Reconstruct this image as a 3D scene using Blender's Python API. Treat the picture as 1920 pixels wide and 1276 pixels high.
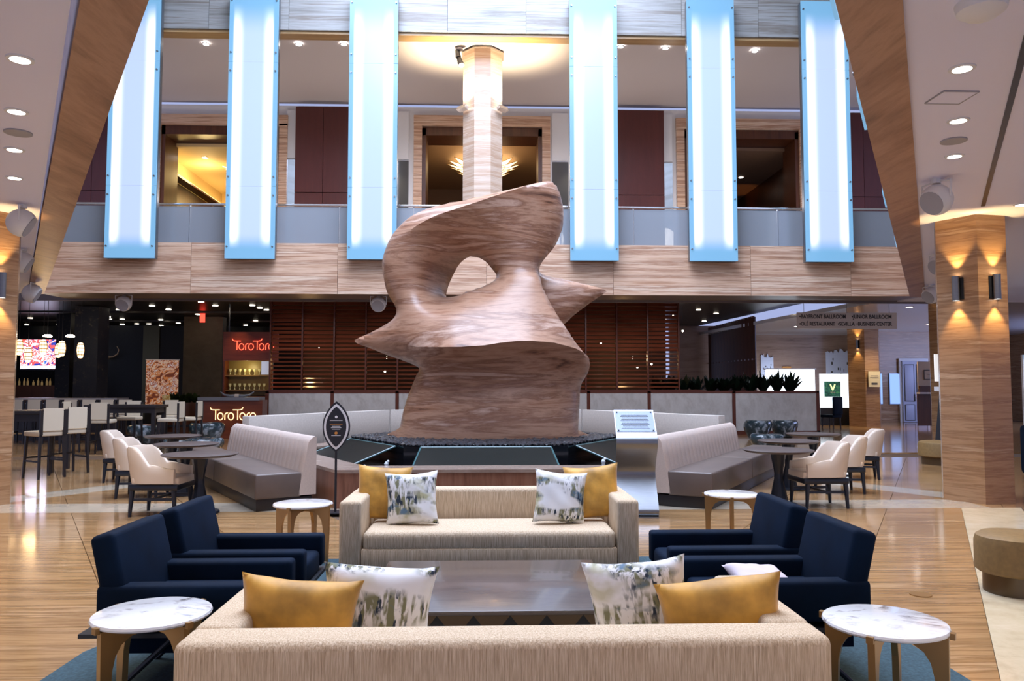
import bpy, bmesh, math, random
import numpy as np
from math import sin, cos, pi, radians, sqrt, atan, atan2
from mathutils import Vector, Matrix
from mathutils.geometry import delaunay_2d_cdt
random.seed(7)
S = bpy.context.scene
for o in list(bpy.data.objects): bpy.data.objects.remove(o)
COL = S.collection

# ------------------------------------------------------------------ camera
cd = bpy.data.cameras.new('camera'); cam = bpy.data.objects.new('camera', cd); COL.objects.link(cam)
cam.location = (0, 0, 1.5); cam.rotation_euler = (pi/2 + atan(84/1450), 0, -radians(1.9))
cd.sensor_width = 36; cd.lens = 1450/1920*36; cd.clip_end = 200
S.camera = cam
# ------------------------------------------------------------------ world, exposure
w = bpy.data.worlds.new('world'); S.world = w; w.use_nodes = True
w.node_tree.nodes['Background'].inputs[0].default_value = (0.52, 0.60, 1.0, 1)
w.node_tree.nodes['Background'].inputs[1].default_value = 0.65
S.view_settings.view_transform = 'Standard'; S.view_settings.look = 'None'
S.view_settings.exposure = 0.22; S.view_settings.gamma = 1; S.view_settings.use_curve_mapping = False
# ------------------------------------------------------------------ large lights
def area(name, loc, sx, sy, power, col, rot=(0, 0, 0)):
    l = bpy.data.lights.new(name, 'AREA'); l.shape = 'RECTANGLE'; l.size = sx; l.size_y = sy
    l.energy = power; l.color = col
    o = bpy.data.objects.new(name, l); COL.objects.link(o); o.location = loc; o.rotation_euler = rot
    return o
area('atrium_skylight', (0, 10, 13.2), 9, 15, 4600, (0.66, 0.76, 1.0))
def spot(name, loc, power, col=(1, .80, .55), size=95, blend=.7, rot=(0, 0, 0), rad=.05):
    l = bpy.data.lights.new(name, 'SPOT'); l.energy = power; l.color = col
    l.spot_size = radians(size); l.spot_blend = blend; l.shadow_soft_size = rad
    o = bpy.data.objects.new(name, l); COL.objects.link(o); o.location = loc; o.rotation_euler = rot
    return o
def pointl(name, loc, power, col=(1, .8, .55), rad=.08):
    l = bpy.data.lights.new(name, 'POINT'); l.energy = power; l.color = col; l.shadow_soft_size = rad
    o = bpy.data.objects.new(name, l); COL.objects.link(o); o.location = loc
    return o

# ------------------------------------------------------------------ materials
def newmat(name):
    m = bpy.data.materials.new(name); m.use_nodes = True
    return m, m.node_tree, m.node_tree.nodes['Principled BSDF']
def rgb(c): return (c[0], c[1], c[2], 1)
def plain(name, c, rough=.5, metal=0., emit=None, es=0., spec=.5, noise=0., nscale=20, bump=0., stretch=(1, 1, 1), coat=0., sheen=0.):
    m, nt, b = newmat(name)
    b.inputs['Base Color'].default_value = rgb(c); b.inputs['Roughness'].default_value = rough
    b.inputs['Metallic'].default_value = metal; b.inputs['Specular IOR Level'].default_value = spec
    b.inputs['Coat Weight'].default_value = coat
    if sheen: b.inputs['Sheen Weight'].default_value = sheen
    if emit: b.inputs['Emission Color'].default_value = rgb(emit); b.inputs['Emission Strength'].default_value = es
    tc = nt.nodes.new('ShaderNodeTexCoord'); mp = nt.nodes.new('ShaderNodeMapping'); mp.inputs['Scale'].default_value = stretch
    nz = nt.nodes.new('ShaderNodeTexNoise'); nz.inputs['Scale'].default_value = nscale; nz.inputs['Detail'].default_value = 4
    nt.links.new(tc.outputs['Object'], mp.inputs[0]); nt.links.new(mp.outputs[0], nz.inputs['Vector'])
    if noise:
        mx = nt.nodes.new('ShaderNodeValToRGB')
        e = mx.color_ramp.elements
        e[0].position = .3; e[1].position = .7
        e[0].color = rgb([v*(1-noise) for v in c]); e[1].color = rgb([min(1, v*(1+noise)) for v in c])
        nt.links.new(nz.outputs['Fac'], mx.inputs[0]); nt.links.new(mx.outputs[0], b.inputs['Base Color'])
    if bump:
        bp = nt.nodes.new('ShaderNodeBump'); bp.inputs['Strength'].default_value = bump; bp.inputs['Distance'].default_value = .004
        nt.links.new(nz.outputs['Fac'], bp.inputs['Height']); nt.links.new(bp.outputs[0], b.inputs['Normal'])
    return m
def banded(name, cols, scale, rough=.3, detail=8, dist=.6, rnd=0., spec=.5, rot=(0, 0, 0), bump=.0, pos=None, coat=0., fine=3.7, mixf=.38):
    """veined stone or wood: noise stretched along the vein direction"""
    m, nt, b = newmat(name); b.inputs['Roughness'].default_value = rough; b.inputs['Specular IOR Level'].default_value = spec
    b.inputs['Coat Weight'].default_value = coat; b.inputs['Coat Roughness'].default_value = .06
    N = nt.nodes.new; L = nt.links.new
    tc = N('ShaderNodeTexCoord'); mp = N('ShaderNodeMapping'); mp.inputs['Scale'].default_value = scale; mp.inputs['Rotation'].default_value = rot
    src = tc.outputs['Object']
    if rnd:
        oi = N('ShaderNodeObjectInfo'); mu = N('ShaderNodeMath'); mu.operation = 'MULTIPLY'; mu.inputs[1].default_value = rnd
        ad = N('ShaderNodeVectorMath'); ad.operation = 'ADD'
        L(oi.outputs['Random'], mu.inputs[0]); L(src, ad.inputs[0]); L(mu.outputs[0], ad.inputs[1]); src = ad.outputs[0]
    L(src, mp.inputs[0])
    nz = N('ShaderNodeTexNoise'); nz.inputs['Scale'].default_value = 1; nz.inputs['Detail'].default_value = detail
    nz.inputs['Roughness'].default_value = .62; nz.inputs['Distortion'].default_value = dist
    L(mp.outputs[0], nz.inputs['Vector'])
    cr = N('ShaderNodeValToRGB'); el = cr.color_ramp.elements
    n = len(cols); pos = pos or [.33 + .34*i/(n-1) for i in range(n)]
    el[0].position = pos[0]; el[0].color = rgb(cols[0]); el[1].position = pos[-1]; el[1].color = rgb(cols[-1])
    for i in range(1, n-1): e = el.new(pos[i]); e.color = rgb(cols[i])
    n2 = N('ShaderNodeTexNoise'); n2.inputs['Scale'].default_value = fine; n2.inputs['Detail'].default_value = 6; n2.inputs['Roughness'].default_value = .7; n2.inputs['Distortion'].default_value = .3
    L(mp.outputs[0], n2.inputs['Vector'])
    av = N('ShaderNodeMix'); av.data_type = 'FLOAT'; av.inputs[0].default_value = mixf
    L(nz.outputs['Fac'], av.inputs[2]); L(n2.outputs['Fac'], av.inputs[3])
    L(av.outputs[0], cr.inputs[0]); L(cr.outputs[0], b.inputs['Base Color'])
    if bump:
        bp = N('ShaderNodeBump'); bp.inputs['Strength'].default_value = bump; bp.inputs['Distance'].default_value = .01
        L(nz.outputs['Fac'], bp.inputs['Height']); L(bp.outputs[0], b.inputs['Normal'])
    return m
def emis(name, c, s):
    m, nt, b = newmat(name); b.inputs['Base Color'].default_value = (0, 0, 0, 1); b.inputs['Roughness'].default_value = 1
    b.inputs['Specular IOR Level'].default_value = 0
    b.inputs['Emission Color'].default_value = rgb(c); b.inputs['Emission Strength'].default_value = s
    return m

M = {}
M['fascia'] = banded('travertine_fascia', [(.20, .09, .05), (.50, .29, .18), (.70, .49, .35), (.38, .20, .12), (.76, .59, .45), (.58, .38, .25)], (.20, .20, 7.0), .35, rnd=6., dist=.5, fine=3.2, mixf=.3)
M['fascia_up'] = banded('travertine_upper', [(.11, .095, .075), (.22, .215, .20), (.32, .325, .32), (.18, .155, .13), (.29, .295, .29)], (.2, .2, 6.), .45, rnd=6., dist=.5, fine=3.2, mixf=.3)
M['beam'] = banded('travertine_beam', [(.13, .065, .035), (.25, .135, .08), (.34, .20, .13), (.22, .12, .07)], (1.1, 1.1, .5), .4, dist=1.0, detail=10)
M['column'] = banded('travertine_column', [(.15, .075, .04), (.31, .17, .085), (.40, .235, .125), (.26, .14, .07), (.50, .33, .20), (.34, .19, .10)], (.30, .30, 5.2), .22, dist=.25, fine=3.)
M['column_up'] = banded('travertine_column_upper', [(.34, .22, .15), (.62, .50, .40), (.46, .30, .20), (.74, .68, .60)], (.25, .25, 5.5), .3, dist=.25)
M['sculpt'] = banded('travertine_sculpture', [(.10, .040, .022), (.34, .165, .095), (.47, .275, .18), (.25, .115, .065), (.56, .38, .29), (.40, .22, .14)], (.36, .36, 3.6), .34, detail=12, dist=.9, spec=.5, bump=.12, fine=4.5, mixf=.22)
M['curb'] = banded('travertine_curb', [(.14, .055, .03), (.28, .12, .07), (.34, .17, .11)], (7, 7, .7), .3)
M['curbtop'] = banded('travertine_curb_top', [(.25, .17, .13), (.42, .32, .26)], (2, 9, 2), .2)
M['floor'] = banded('travertine_floor', [(.12, .055, .02), (.30, .165, .070), (.42, .255, .12), (.24, .13, .052), (.48, .31, .165), (.35, .205, .09)], (.30, 6.0, .5), .13, detail=10, dist=.6, rnd=11., spec=.45, coat=.2, fine=3.4)
M['strip'] = banded('cream_floor_strip', [(.50, .42, .28), (.66, .57, .40), (.74, .66, .50)], (2, 2, 2), .15, spec=.5, coat=.3)
M['band'] = banded('pale_floor_band', [(.42, .35, .26), (.56, .49, .38)], (2, 4, 2), .14, coat=.35)
M['joint'] = plain('joint_grout', (.10, .06, .035), .8)
M['ceil'] = plain('cool_cast_ceiling', (.78, .78, .96), .6)  # white paint with the bluish cast of the light put into its colour
M['ceil_gloss'] = plain('lacquered_ceiling', (.62, .64, .72), .14, spec=.7)
M['ceil_up'] = plain('upper_ceiling', (.60, .55, .55), .6)
M['ceil_dark'] = plain('dark_ceiling', (.018, .014, .012), .35)
M['soffit'] = plain('brown_soffit', (.16, .12, .10), .4)
M['bronze'] = banded('gold_soffit', [(.30, .18, .08), (.55, .36, .17)], (.3, 9, 9), .3)
M['white'] = plain('white_paint', (.74, .74, .76), .5)
M['offwhite'] = plain('pod_white', (.80, .80, .80), .45)
M['pod_grey'] = plain('pod_grey', (.36, .36, .40), .5)
M['darkwall'] = plain('dark_wall', (.008, .009, .013), .5, noise=.3)
M['wood_red'] = banded('oxblood_wood', [(.07, .016, .013), (.11, .024, .02)], (3, 3, .4), .35)
M['wood_brown'] = banded('walnut_panel', [(.05, .015, .006), (.11, .035, .013)], (5, 5, .5), .35)
M['wood_slat'] = banded('mahogany_slat', [(.11, .025, .010), (.22, .055, .025), (.32, .10, .05)], (.8, 8, 8), .28, rnd=8.)
M['wood_frame'] = plain('mahogany_frame', (.12, .03, .014), .35)
M['wood_host'] = banded('mahogany_board', [(.10, .022, .009), (.20, .05, .02)], (.8, 6, 9), .3)
M['marble_grey'] = banded('grey_marble', [(.44, .43, .42), (.60, .60, .60), (.70, .71, .72)], (1.6, 1.6, 1.1), .4, dist=1.2)
M['metal'] = plain('brushed_steel', (.26, .275, .30), .38, 1., noise=.08, nscale=8, stretch=(1, 1, 60))
M['chrome'] = plain('rail_steel', (.78, .76, .78), .2, 1.)
M['black'] = plain('black_metal', (.012, .013, .018), .4)
M['blackgloss'] = plain('black_granite', (.006, .008, .012), .08)
M['darkwood'] = plain('espresso_wood', (.014, .011, .012), .4)
M['navy_wood'] = plain('navy_black_wood', (.006, .010, .020), .35)
M['tabletop'] = banded('smoked_oak', [(.040, .028, .025), (.085, .062, .055), (.062, .045, .04)], (1.2, 14, 6), .42)
M['coffee'] = banded('smoked_veneer', [(.07, .055, .048), (.115, .09, .08), (.09, .07, .063)], (2.2, 16, 6), .24, coat=.2)
M['coffee_br'] = plain('bronze_facet', (.13, .08, .04), .4)
M['brass'] = plain('brushed_brass', (.42, .25, .10), .36, .75)
M['navy'] = plain('navy_velvet', (.0010, .0075, .022), .8, noise=.25, nscale=5, spec=.12)
M['linen'] = banded('cream_linen', [(.36, .25, .155), (.62, .48, .33), (.85, .73, .56)], (170, 170, 7), .9, detail=3, dist=.1, bump=.3, spec=.15, fine=2.3)
M['gold'] = plain('gold_velvet', (.60, .31, .045), .6, noise=.38, nscale=7, bump=.5, sheen=.15)
M['cream'] = plain('cream_leather', (.66, .55, .45), .5)
M['banq'] = plain('cream_channel_fabric', (.56, .46, .40), .7, noise=.05, nscale=60)
M['seat_taupe'] = plain('taupe_leather', (.125, .095, .082), .42, noise=.08, nscale=4)
M['ott'] = plain('olive_gold_fabric', (.20, .125, .045), .6, noise=.12, nscale=30)
M['glass_rail'] = None
M['pebble'] = plain('dark_pebble', (.030, .032, .038), .28, noise=.5, nscale=18)
M['rug'] = plain('teal_rug', (.035, .075, .10), .95, noise=.3, nscale=60, bump=.3)
M['leaf'] = plain('dark_leaf', (.010, .028, .014), .4, noise=.4, nscale=3)
M['leaf2'] = plain('green_leaf', (.05, .085, .02), .45, noise=.4, nscale=3)
M['stone'] = banded('dark_boulder_stone', [(.008, .016, .022), (.03, .05, .06), (.30, .34, .38), (.02, .03, .036)], (2.6, 2.6, 2.6), .15, dist=1.5, pos=[.3, .5, .58, .66])
M['side_marble'] = banded('white_veined_marble', [(.22, .20, .20), (.62, .60, .60), (.86, .86, .87), (.86, .86, .87), (.60, .58, .56)], (1.8, 3.4, 3), .12, dist=2.6, detail=7, pos=[.36, .42, .47, .60, .70], coat=.3, mixf=.15)
M['stool_cream'] = plain('stool_cream', (.56, .48, .36), .5)
M['pink'] = plain('lilac_fabric', (.62, .55, .60), .8)
M['brasslit'] = emis('lit_brass', (1, .72, .32), 2.2)
M['neon'] = emis('red_neon', (1, .10, .05), 3.0)
M['exit'] = emis('exit_red', (1, .05, .03), 3.0)
M['lamp'] = emis('lamp_disc', (1, .86, .68), 14)
M['lamp_cool'] = emis('lamp_disc_cool', (1, .92, .85), 22)
M['cove'] = emis('cove_light', (1, .74, .28), 5.)
M['warmwall'] = plain('warm_plaster', (.70, .50, .24), .7)
M['brownwall'] = plain('brown_plaster', (.20, .12, .08), .7)
M['screen_white'] = emis('lit_screen', (.78, .88, 1), 2.6)
M['blue_lit'] = emis('blue_glass_lit', (.30, .48, 1.0), 1.1)
M['ink'] = plain('ink_grey', (.06, .052, .048), .6)
M['signboard'] = plain('taupe_sign_board', (.66, .58, .52), .5)
M['paper'] = plain('warm_paper', (.70, .60, .40), .6)
M['door'] = plain('pale_blue_door', (.42, .45, .60), .4)
M['art'] = plain('white_relief', (.70, .74, .92), .5)
M['gold_print'] = plain('orange_print', (.60, .25, .05), .5)

def glass_mat():
    m, nt, b = newmat('frosted_rail_glass')
    b.inputs['Base Color'].default_value = (.30, .33, .37, 1); b.inputs['Roughness'].default_value = .12
    b.inputs['Transmission Weight'].default_value = 0.0; b.inputs['Alpha'].default_value = .80
    b.inputs['Specular IOR Level'].default_value = .8
    return m
M['glass_rail'] = glass_mat()
def clear_glass():
    m, nt, b = newmat('fountain_glass')
    b.inputs['Base Color'].default_value = (.022, .026, .024, 1); b.inputs['Roughness'].default_value = .22
    b.inputs['Alpha'].default_value = .80; b.inputs['Specular IOR Level'].default_value = .3
    return m
M['fglass'] = clear_glass()
M['fedge'] = plain('glass_edge_teal', (.06, .14, .15), .25)
M['water'] = plain('dark_water', (.004, .010, .012), .03, spec=.7, bump=.6, nscale=9)
M['jet'] = plain('white_water', (.75, .82, .88), .2)

def panel_glow():
    """backlit glass box: two fluorescent tubes behind the glass near the side edges"""
    m, nt, b = newmat('backlit_blue_glass'); N = nt.nodes.new; L = nt.links.new
    b.inputs['Base Color'].default_value = (.08, .14, .20, 1); b.inputs['Roughness'].default_value = .2
    tc = N('ShaderNodeTexCoord'); sp = N('ShaderNodeSeparateXYZ'); L(tc.outputs['Object'], sp.inputs[0])
    def mth(op, a, v=None, c=None):
        n = N('ShaderNodeMath'); n.operation = op
        if hasattr(a, 'links'): L(a, n.inputs[0])
        else: n.inputs[0].default_value = a
        if v is not None:
            if hasattr(v, 'links'): L(v, n.inputs[1])
            else: n.inputs[1].default_value = v
        return n.outputs[0]
    ax = mth('ABSOLUTE', sp.outputs['X'])
    d = mth('SUBTRACT', ax, .40)
    inner = N('ShaderNodeMapRange'); inner.interpolation_type = 'SMOOTHSTEP'; L(d, inner.inputs[0])
    inner.inputs[1].default_value = -.21; inner.inputs[2].default_value = .0; inner.inputs[3].default_value = 0; inner.inputs[4].default_value = 1
    outer = N('ShaderNodeMapRange'); outer.interpolation_type = 'SMOOTHSTEP'; L(d, outer.inputs[0])
    outer.inputs[1].default_value = .04; outer.inputs[2].default_value = .10; outer.inputs[3].default_value = 1; outer.inputs[4].default_value = 0
    zz = sp.outputs['Z']
    zb = N('ShaderNodeMapRange'); zb.interpolation_type = 'SMOOTHSTEP'; L(zz, zb.inputs[0])
    zb.inputs[1].default_value = .20; zb.inputs[2].default_value = .62
    zt = N('ShaderNodeMapRange'); zt.interpolation_type = 'SMOOTHSTEP'; L(zz, zt.inputs[0])
    zt.inputs[1].default_value = 5.4; zt.inputs[2].default_value = 6.25; zt.inputs[3].default_value = 1; zt.inputs[4].default_value = 0
    zm = mth('MULTIPLY', zb.outputs[0], zt.outputs[0])
    tube = mth('MULTIPLY', mth('MULTIPLY', inner.outputs[0], outer.outputs[0]), zm)
    body = mth('MULTIPLY', outer.outputs[0], zm)
    mx = N('ShaderNodeMix'); mx.data_type = 'RGBA'; mx.inputs[6].default_value = (.15, .37, .60, 1); mx.inputs[7].default_value = (.51, .60, 1.0, 1)
    L(body, mx.inputs[0])
    mx2 = N('ShaderNodeMix'); mx2.data_type = 'RGBA'; mx2.inputs[7].default_value = (1.0, 1.0, 1.0, 1)
    L(tube, mx2.inputs[0]); L(mx.outputs[2], mx2.inputs[6]); L(mx2.outputs[2], b.inputs['Emission Color'])
    st = N('ShaderNodeMapRange'); L(tube, st.inputs[0]); st.inputs[3].default_value = .88; st.inputs[4].default_value = 1.35
    L(st.outputs[0], b.inputs['Emission Strength'])
    return m
M['glow'] = panel_glow()

def pattern_mat(seed):
    """white cotton printed with blue, grey and olive brush strokes in loose rows"""
    m, nt, b = newmat('brushstroke_print_%s' % seed); N = nt.nodes.new; L = nt.links.new
    b.inputs['Roughness'].default_value = .8
    tc = N('ShaderNodeTexCoord')
    def nz(scale, st, det=3, off=0, dist=0):
        mp = N('ShaderNodeMapping'); mp.inputs['Scale'].default_value = st; mp.inputs['Location'].default_value = (off+seed, off, seed*1.7)
        n = N('ShaderNodeTexNoise'); n.inputs['Scale'].default_value = scale; n.inputs['Detail'].default_value = det; n.inputs['Distortion'].default_value = dist
        L(tc.outputs['Object'], mp.inputs[0]); L(mp.outputs[0], n.inputs['Vector']); return n.outputs['Fac']
    def ramp(a, p0, p1, c0=(0, 0, 0), c1=(1, 1, 1)):
        r = N('ShaderNodeValToRGB'); r.color_ramp.elements[0].position = p0; r.color_ramp.elements[1].position = p1
        r.color_ramp.elements[0].color = rgb(c0); r.color_ramp.elements[1].color = rgb(c1); L(a, r.inputs[0]); return r.outputs[0]
    def mix(f, a, c):
        x = N('ShaderNodeMix'); x.data_type = 'RGBA'; L(f, x.inputs[0]); L(a, x.inputs[6]); x.inputs[7].default_value = rgb(c); return x.outputs[2]
    def mul(a, c):
        x = N('ShaderNodeMath'); x.operation = 'MULTIPLY'; L(a, x.inputs[0]); L(c, x.inputs[1]); return x.outputs[0]
    rows = ramp(nz(1, (2.5, 2.5, 8), 2, 3), .45, .54)
    streak = ramp(nz(1, (34, 34, 7), 3, 1, .4), .45, .56)
    dark = ramp(nz(1, (46, 46, 10), 3, 7), .56, .62)
    wash = ramp(nz(1, (6, 6, 8), 3, 5), .50, .64)
    blue = ramp(nz(1, (9, 9, 13), 3, 11), .58, .68)
    base = N('ShaderNodeRGB'); base.outputs[0].default_value = (.88, .87, .86, 1)
    c = mix(mul(wash, ramp(nz(1, (3, 3, 3), 1, 9), .4, .6)), base.outputs[0], (.52, .50, .30))
    c = mix(mul(rows, streak), c, (.22, .22, .12))
    c = mix(mul(blue, rows), c, (.12, .20, .28))
    c = mix(mul(rows, dark), c, (.02, .035, .06))
    L(c, b.inputs['Base Color'])
    return m

def tv_mat(name, sc, cols, strength, seed=0.):
    m, nt, b = newmat(name); N = nt.nodes.new; L = nt.links.new
    b.inputs['Base Color'].default_value = (0, 0, 0, 1)
    tc = N('ShaderNodeTexCoord'); mp = N('ShaderNodeMapping'); mp.inputs['Scale'].default_value = sc; mp.inputs['Location'].default_value = (seed, seed, seed)
    v = N('ShaderNodeTexVoronoi'); v.inputs['Scale'].default_value = 1; L(tc.outputs['Object'], mp.inputs[0])
    nn = N('ShaderNodeTexNoise'); nn.inputs['Scale'].default_value = 1.4; nn.inputs['Detail'].default_value = 4; nn.inputs['Distortion'].default_value = 1.5
    L(mp.outputs[0], nn.inputs['Vector'])
    r = N('ShaderNodeValToRGB'); r.color_ramp.interpolation = 'CONSTANT'; e = r.color_ramp.elements
    n = len(cols); e[0].position = 0; e[0].color = rgb(cols[0]); e[1].position = .36 + .30; e[1].color = rgb(cols[-1])
    for i in range(1, n-1): q = e.new(.36 + .30*i/(n-1)); q.color = rgb(cols[i])
    L(nn.outputs['Fac'], r.inputs[0]); L(r.outputs[0], b.inputs['Emission Color']); b.inputs['Emission Strength'].default_value = strength
    return m
M['tv'] = tv_mat('television_picture', (1.7, 1.7, 2.2), [(.02, .05, .4), (.8, .1, .10), (.85, .85, 1), (.9, .12, .08), (.7, .8, 1), (.05, .15, .6)], 1.3)
M['poster'] = tv_mat('restaurant_photo_print', (3.0, 3.0, 3.2), [(.20, .04, .015), (.70, .24, .07), (.85, .60, .45), (.45, .10, .03), (.80, .72, .72), (.6, .2, .06)], .0)
def poster_fix():
    m = M['poster']; nt = m.node_tree; b = nt.nodes['Principled BSDF']
    l = b.inputs['Emission Color'].links[0]; src = l.from_socket
    nt.links.new(src, b.inputs['Base Color'])
    b.inputs['Emission Strength'].default_value = .25
poster_fix()

# ------------------------------------------------------------------ mesh helpers
def bx(bm, c, s, rot=None, bev=0., seg=2):
    ret = bmesh.ops.create_cube(bm, size=1)
    vs = ret['verts']
    for v in vs: v.co = Vector((v.co.x*s[0], v.co.y*s[1], v.co.z*s[2]))
    if bev:
        es = {e for v in vs for e in v.link_edges}
        r = bmesh.ops.bevel(bm, geom=list(es), offset=bev, segments=seg, profile=.5, affect='EDGES')
        vs = list({v for f in r['faces'] for v in f.verts} | {v for v in vs if v.is_valid})
    mt = Matrix.Translation(c) @ (rot.to_4x4() if rot else Matrix())
    for v in vs: v.co = mt @ v.co
    return vs
def cyl(bm, a, b, r0, r1=None, n=12, cap=True):
    a = Vector(a); b = Vector(b); r1 = r0 if r1 is None else r1
    d = (b-a).normalized(); u = d.orthogonal().normalized(); v = d.cross(u)
    A = []; B = []
    for i in range(n):
        t = 2*pi*i/n; w_ = u*cos(t)+v*sin(t)
        A.append(bm.verts.new(a+w_*r0)); B.append(bm.verts.new(b+w_*r1))
    for i in range(n): bm.faces.new((A[i], A[(i+1) % n], B[(i+1) % n], B[i]))
    if cap: bm.faces.new(A[::-1]); bm.faces.new(B)
def lathe(bm, prof, n=24, c=(0, 0, 0)):
    rings = []
    for r, z in prof:
        if r < 1e-5: rings.append([bm.verts.new((c[0], c[1], c[2]+z))])
        else: rings.append([bm.verts.new((c[0]+r*cos(2*pi*i/n), c[1]+r*sin(2*pi*i/n), c[2]+z)) for i in range(n)])
    for a, b in zip(rings, rings[1:]):
        for i in range(n):
            j = (i+1) % n
            if len(a) == 1 and len(b) == 1: continue
            if len(a) == 1: bm.faces.new((a[0], b[j], b[i]))
            elif len(b) == 1: bm.faces.new((a[i], a[j], b[0]))
            else: bm.faces.new((a[i], a[j], b[j], b[i]))
def prism(bm, pts, z0, z1):
    """closed prism over a plan polygon"""
    A = [bm.verts.new((x, y, z0)) for x, y in pts]; B = [bm.verts.new((x, y, z1)) for x, y in pts]
    n = len(pts)
    bm.faces.new(A[::-1]); bm.faces.new(B)
    for i in range(n): bm.faces.new((A[i], A[(i+1) % n], B[(i+1) % n], B[i]))
def plate(bm, pts, y0, y1):
    """polygon in the XZ plane, thickness along Y"""
    A = [bm.verts.new((x, y0, z)) for x, z in pts]; B = [bm.verts.new((x, y1, z)) for x, z in pts]
    n = len(pts); bm.faces.new(A); bm.faces.new(B[::-1])
    for i in range(n): bm.faces.new((A[(i+1) % n], A[i], B[i], B[(i+1) % n]))
def tube(bm, pts, r, n=6):
    for a, b in zip(pts, pts[1:]): cyl(bm, a, b, r, n=n)
def ob(name, bm, mat, parent=None, loc=(0, 0, 0), rz=0., smooth=False, rot=None, ang=35):
    me = bpy.data.meshes.new(name)
    if isinstance(bm, bmesh.types.BMesh):
        bmesh.ops.recalc_face_normals(bm, faces=bm.faces)
        bm.to_mesh(me); bm.free()
    else:
        me = bm
    if mat: me.materials.append(mat)
    if smooth:
        me.polygons.foreach_set('use_smooth', [True]*len(me.polygons))
        if ang: me.set_sharp_from_angle(angle=radians(ang))
    o = bpy.data.objects.new(name, me); COL.objects.link(o)
    o.location = loc; o.rotation_euler = rot or (0, 0, rz)
    if parent: o.parent = parent
    return o
def NB(): return bmesh.new()
def box(name, c, s, mat, parent=None, bev=0., rot=None, seg=2, smooth=False):
    bm = NB(); bx(bm, (0, 0, 0), s, None, bev, seg)
    o = ob(name, bm, mat, parent, c, smooth=smooth or bev > 0)
    if rot: o.rotation_euler = rot
    return o
def tag(o, label, cat, group=None, kind=None):
    o['label'] = label; o['category'] = cat
    if group: o['group'] = group
    if kind: o['kind'] = kind
    return o
def thing(name, label, cat, loc=(0, 0, 0), rz=0., group=None):
    o = bpy.data.objects.new(name, None); COL.objects.link(o); o.empty_display_size = .1
    o.location = loc; o.rotation_euler = (0, 0, rz)
    return tag(o, label, cat, group)
def struct(o): o['kind'] = 'structure'; return o
def kids(o): return KID.get(o.name) or [c for c in bpy.data.objects if c.parent == o]
KID = {}
def dup(root, loc, rz=0., label=None, group=None):
    ch0 = [c for c in bpy.data.objects if c.parent == root]
    sub = {c.name: [g for g in bpy.data.objects if g.parent == c] for c in ch0}
    r = root.copy(); COL.objects.link(r); r.location = loc; r.rotation_euler = (0, 0, rz)
    if label: r['label'] = label
    if group: r['group'] = group
    for c in ch0:
        k = c.copy(); COL.objects.link(k); k.parent = r
        for g in sub[c.name]:
            h = g.copy(); COL.objects.link(h); h.parent = k
    return r
def clip(poly, a, b, c):
    """keep the part of a convex polygon where a*x+b*y<=c"""
    out = []; n = len(poly)
    for i in range(n):
        p = poly[i]; q = poly[(i+1) % n]
        dp = a*p[0]+b*p[1]-c; dq = a*q[0]+b*q[1]-c
        if dp <= 0: out.append(p)
        if dp*dq < 0:
            t = dp/(dp-dq); out.append((p[0]+t*(q[0]-p[0]), p[1]+t*(q[1]-p[1])))
    return out
def parea(p): return abs(sum(p[i][0]*p[(i+1) % len(p)][1]-p[(i+1) % len(p)][0]*p[i][1] for i in range(len(p)))/2)
def inset(poly, d):
    cx = sum(p[0] for p in poly)/len(poly); cy = sum(p[1] for p in poly)/len(poly)
    r = max(math.hypot(p[0]-cx, p[1]-cy) for p in poly); k = 1-d/max(r, .01)*1.4
    return [(cx+(p[0]-cx)*k, cy+(p[1]-cy)*k) for p in poly]

CH = 3.70       # low ceiling
FY = 18.7       # balcony front
BT = 4.93       # top of the balcony fascia
K = .588        # the atrium opens 30 degrees to each side

# ================================================================== FLOOR
floor = struct(box('floor', (0, 18, -.06), (46, 46, .06), M['joint']))
floor.location = (0, 0, 0)
me = floor.data
for v in me.vertices: v.co += Vector((0, 18, -.06))
TOP = 0.0
def tile(name, poly, mat, th=.03):
    if len(poly) < 3 or parea(poly) < .02: return None
    bm = NB(); prism(bm, inset(poly, .004), -.03, TOP); return ob(name, bm, mat, floor)
# pale strips under the two atrium beams, bands across
S0, S1 = .30, 1.05
def strip(sg):
    segs = [(-.4, 3.), (3., 6.2), (6.2, 9.4)]
    for a, b in segs:
        tile('stone_strip', [(sg*(K*a+S0), a), (sg*(K*a+S1), a), (sg*(K*b+S1), b), (sg*(K*b+S0), b)], M['strip'])
strip(1); strip(-1)
BA0, BA1 = 9.4, 10.1
xs = [-6.2, -4.2, -2.1, 0, 2.1, 4.2, 6.2]
for a, b in zip(xs, xs[1:]): tile('stone_band', [(a, BA0), (b, BA0), (b, BA1), (a, BA1)], M['band'])
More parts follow.
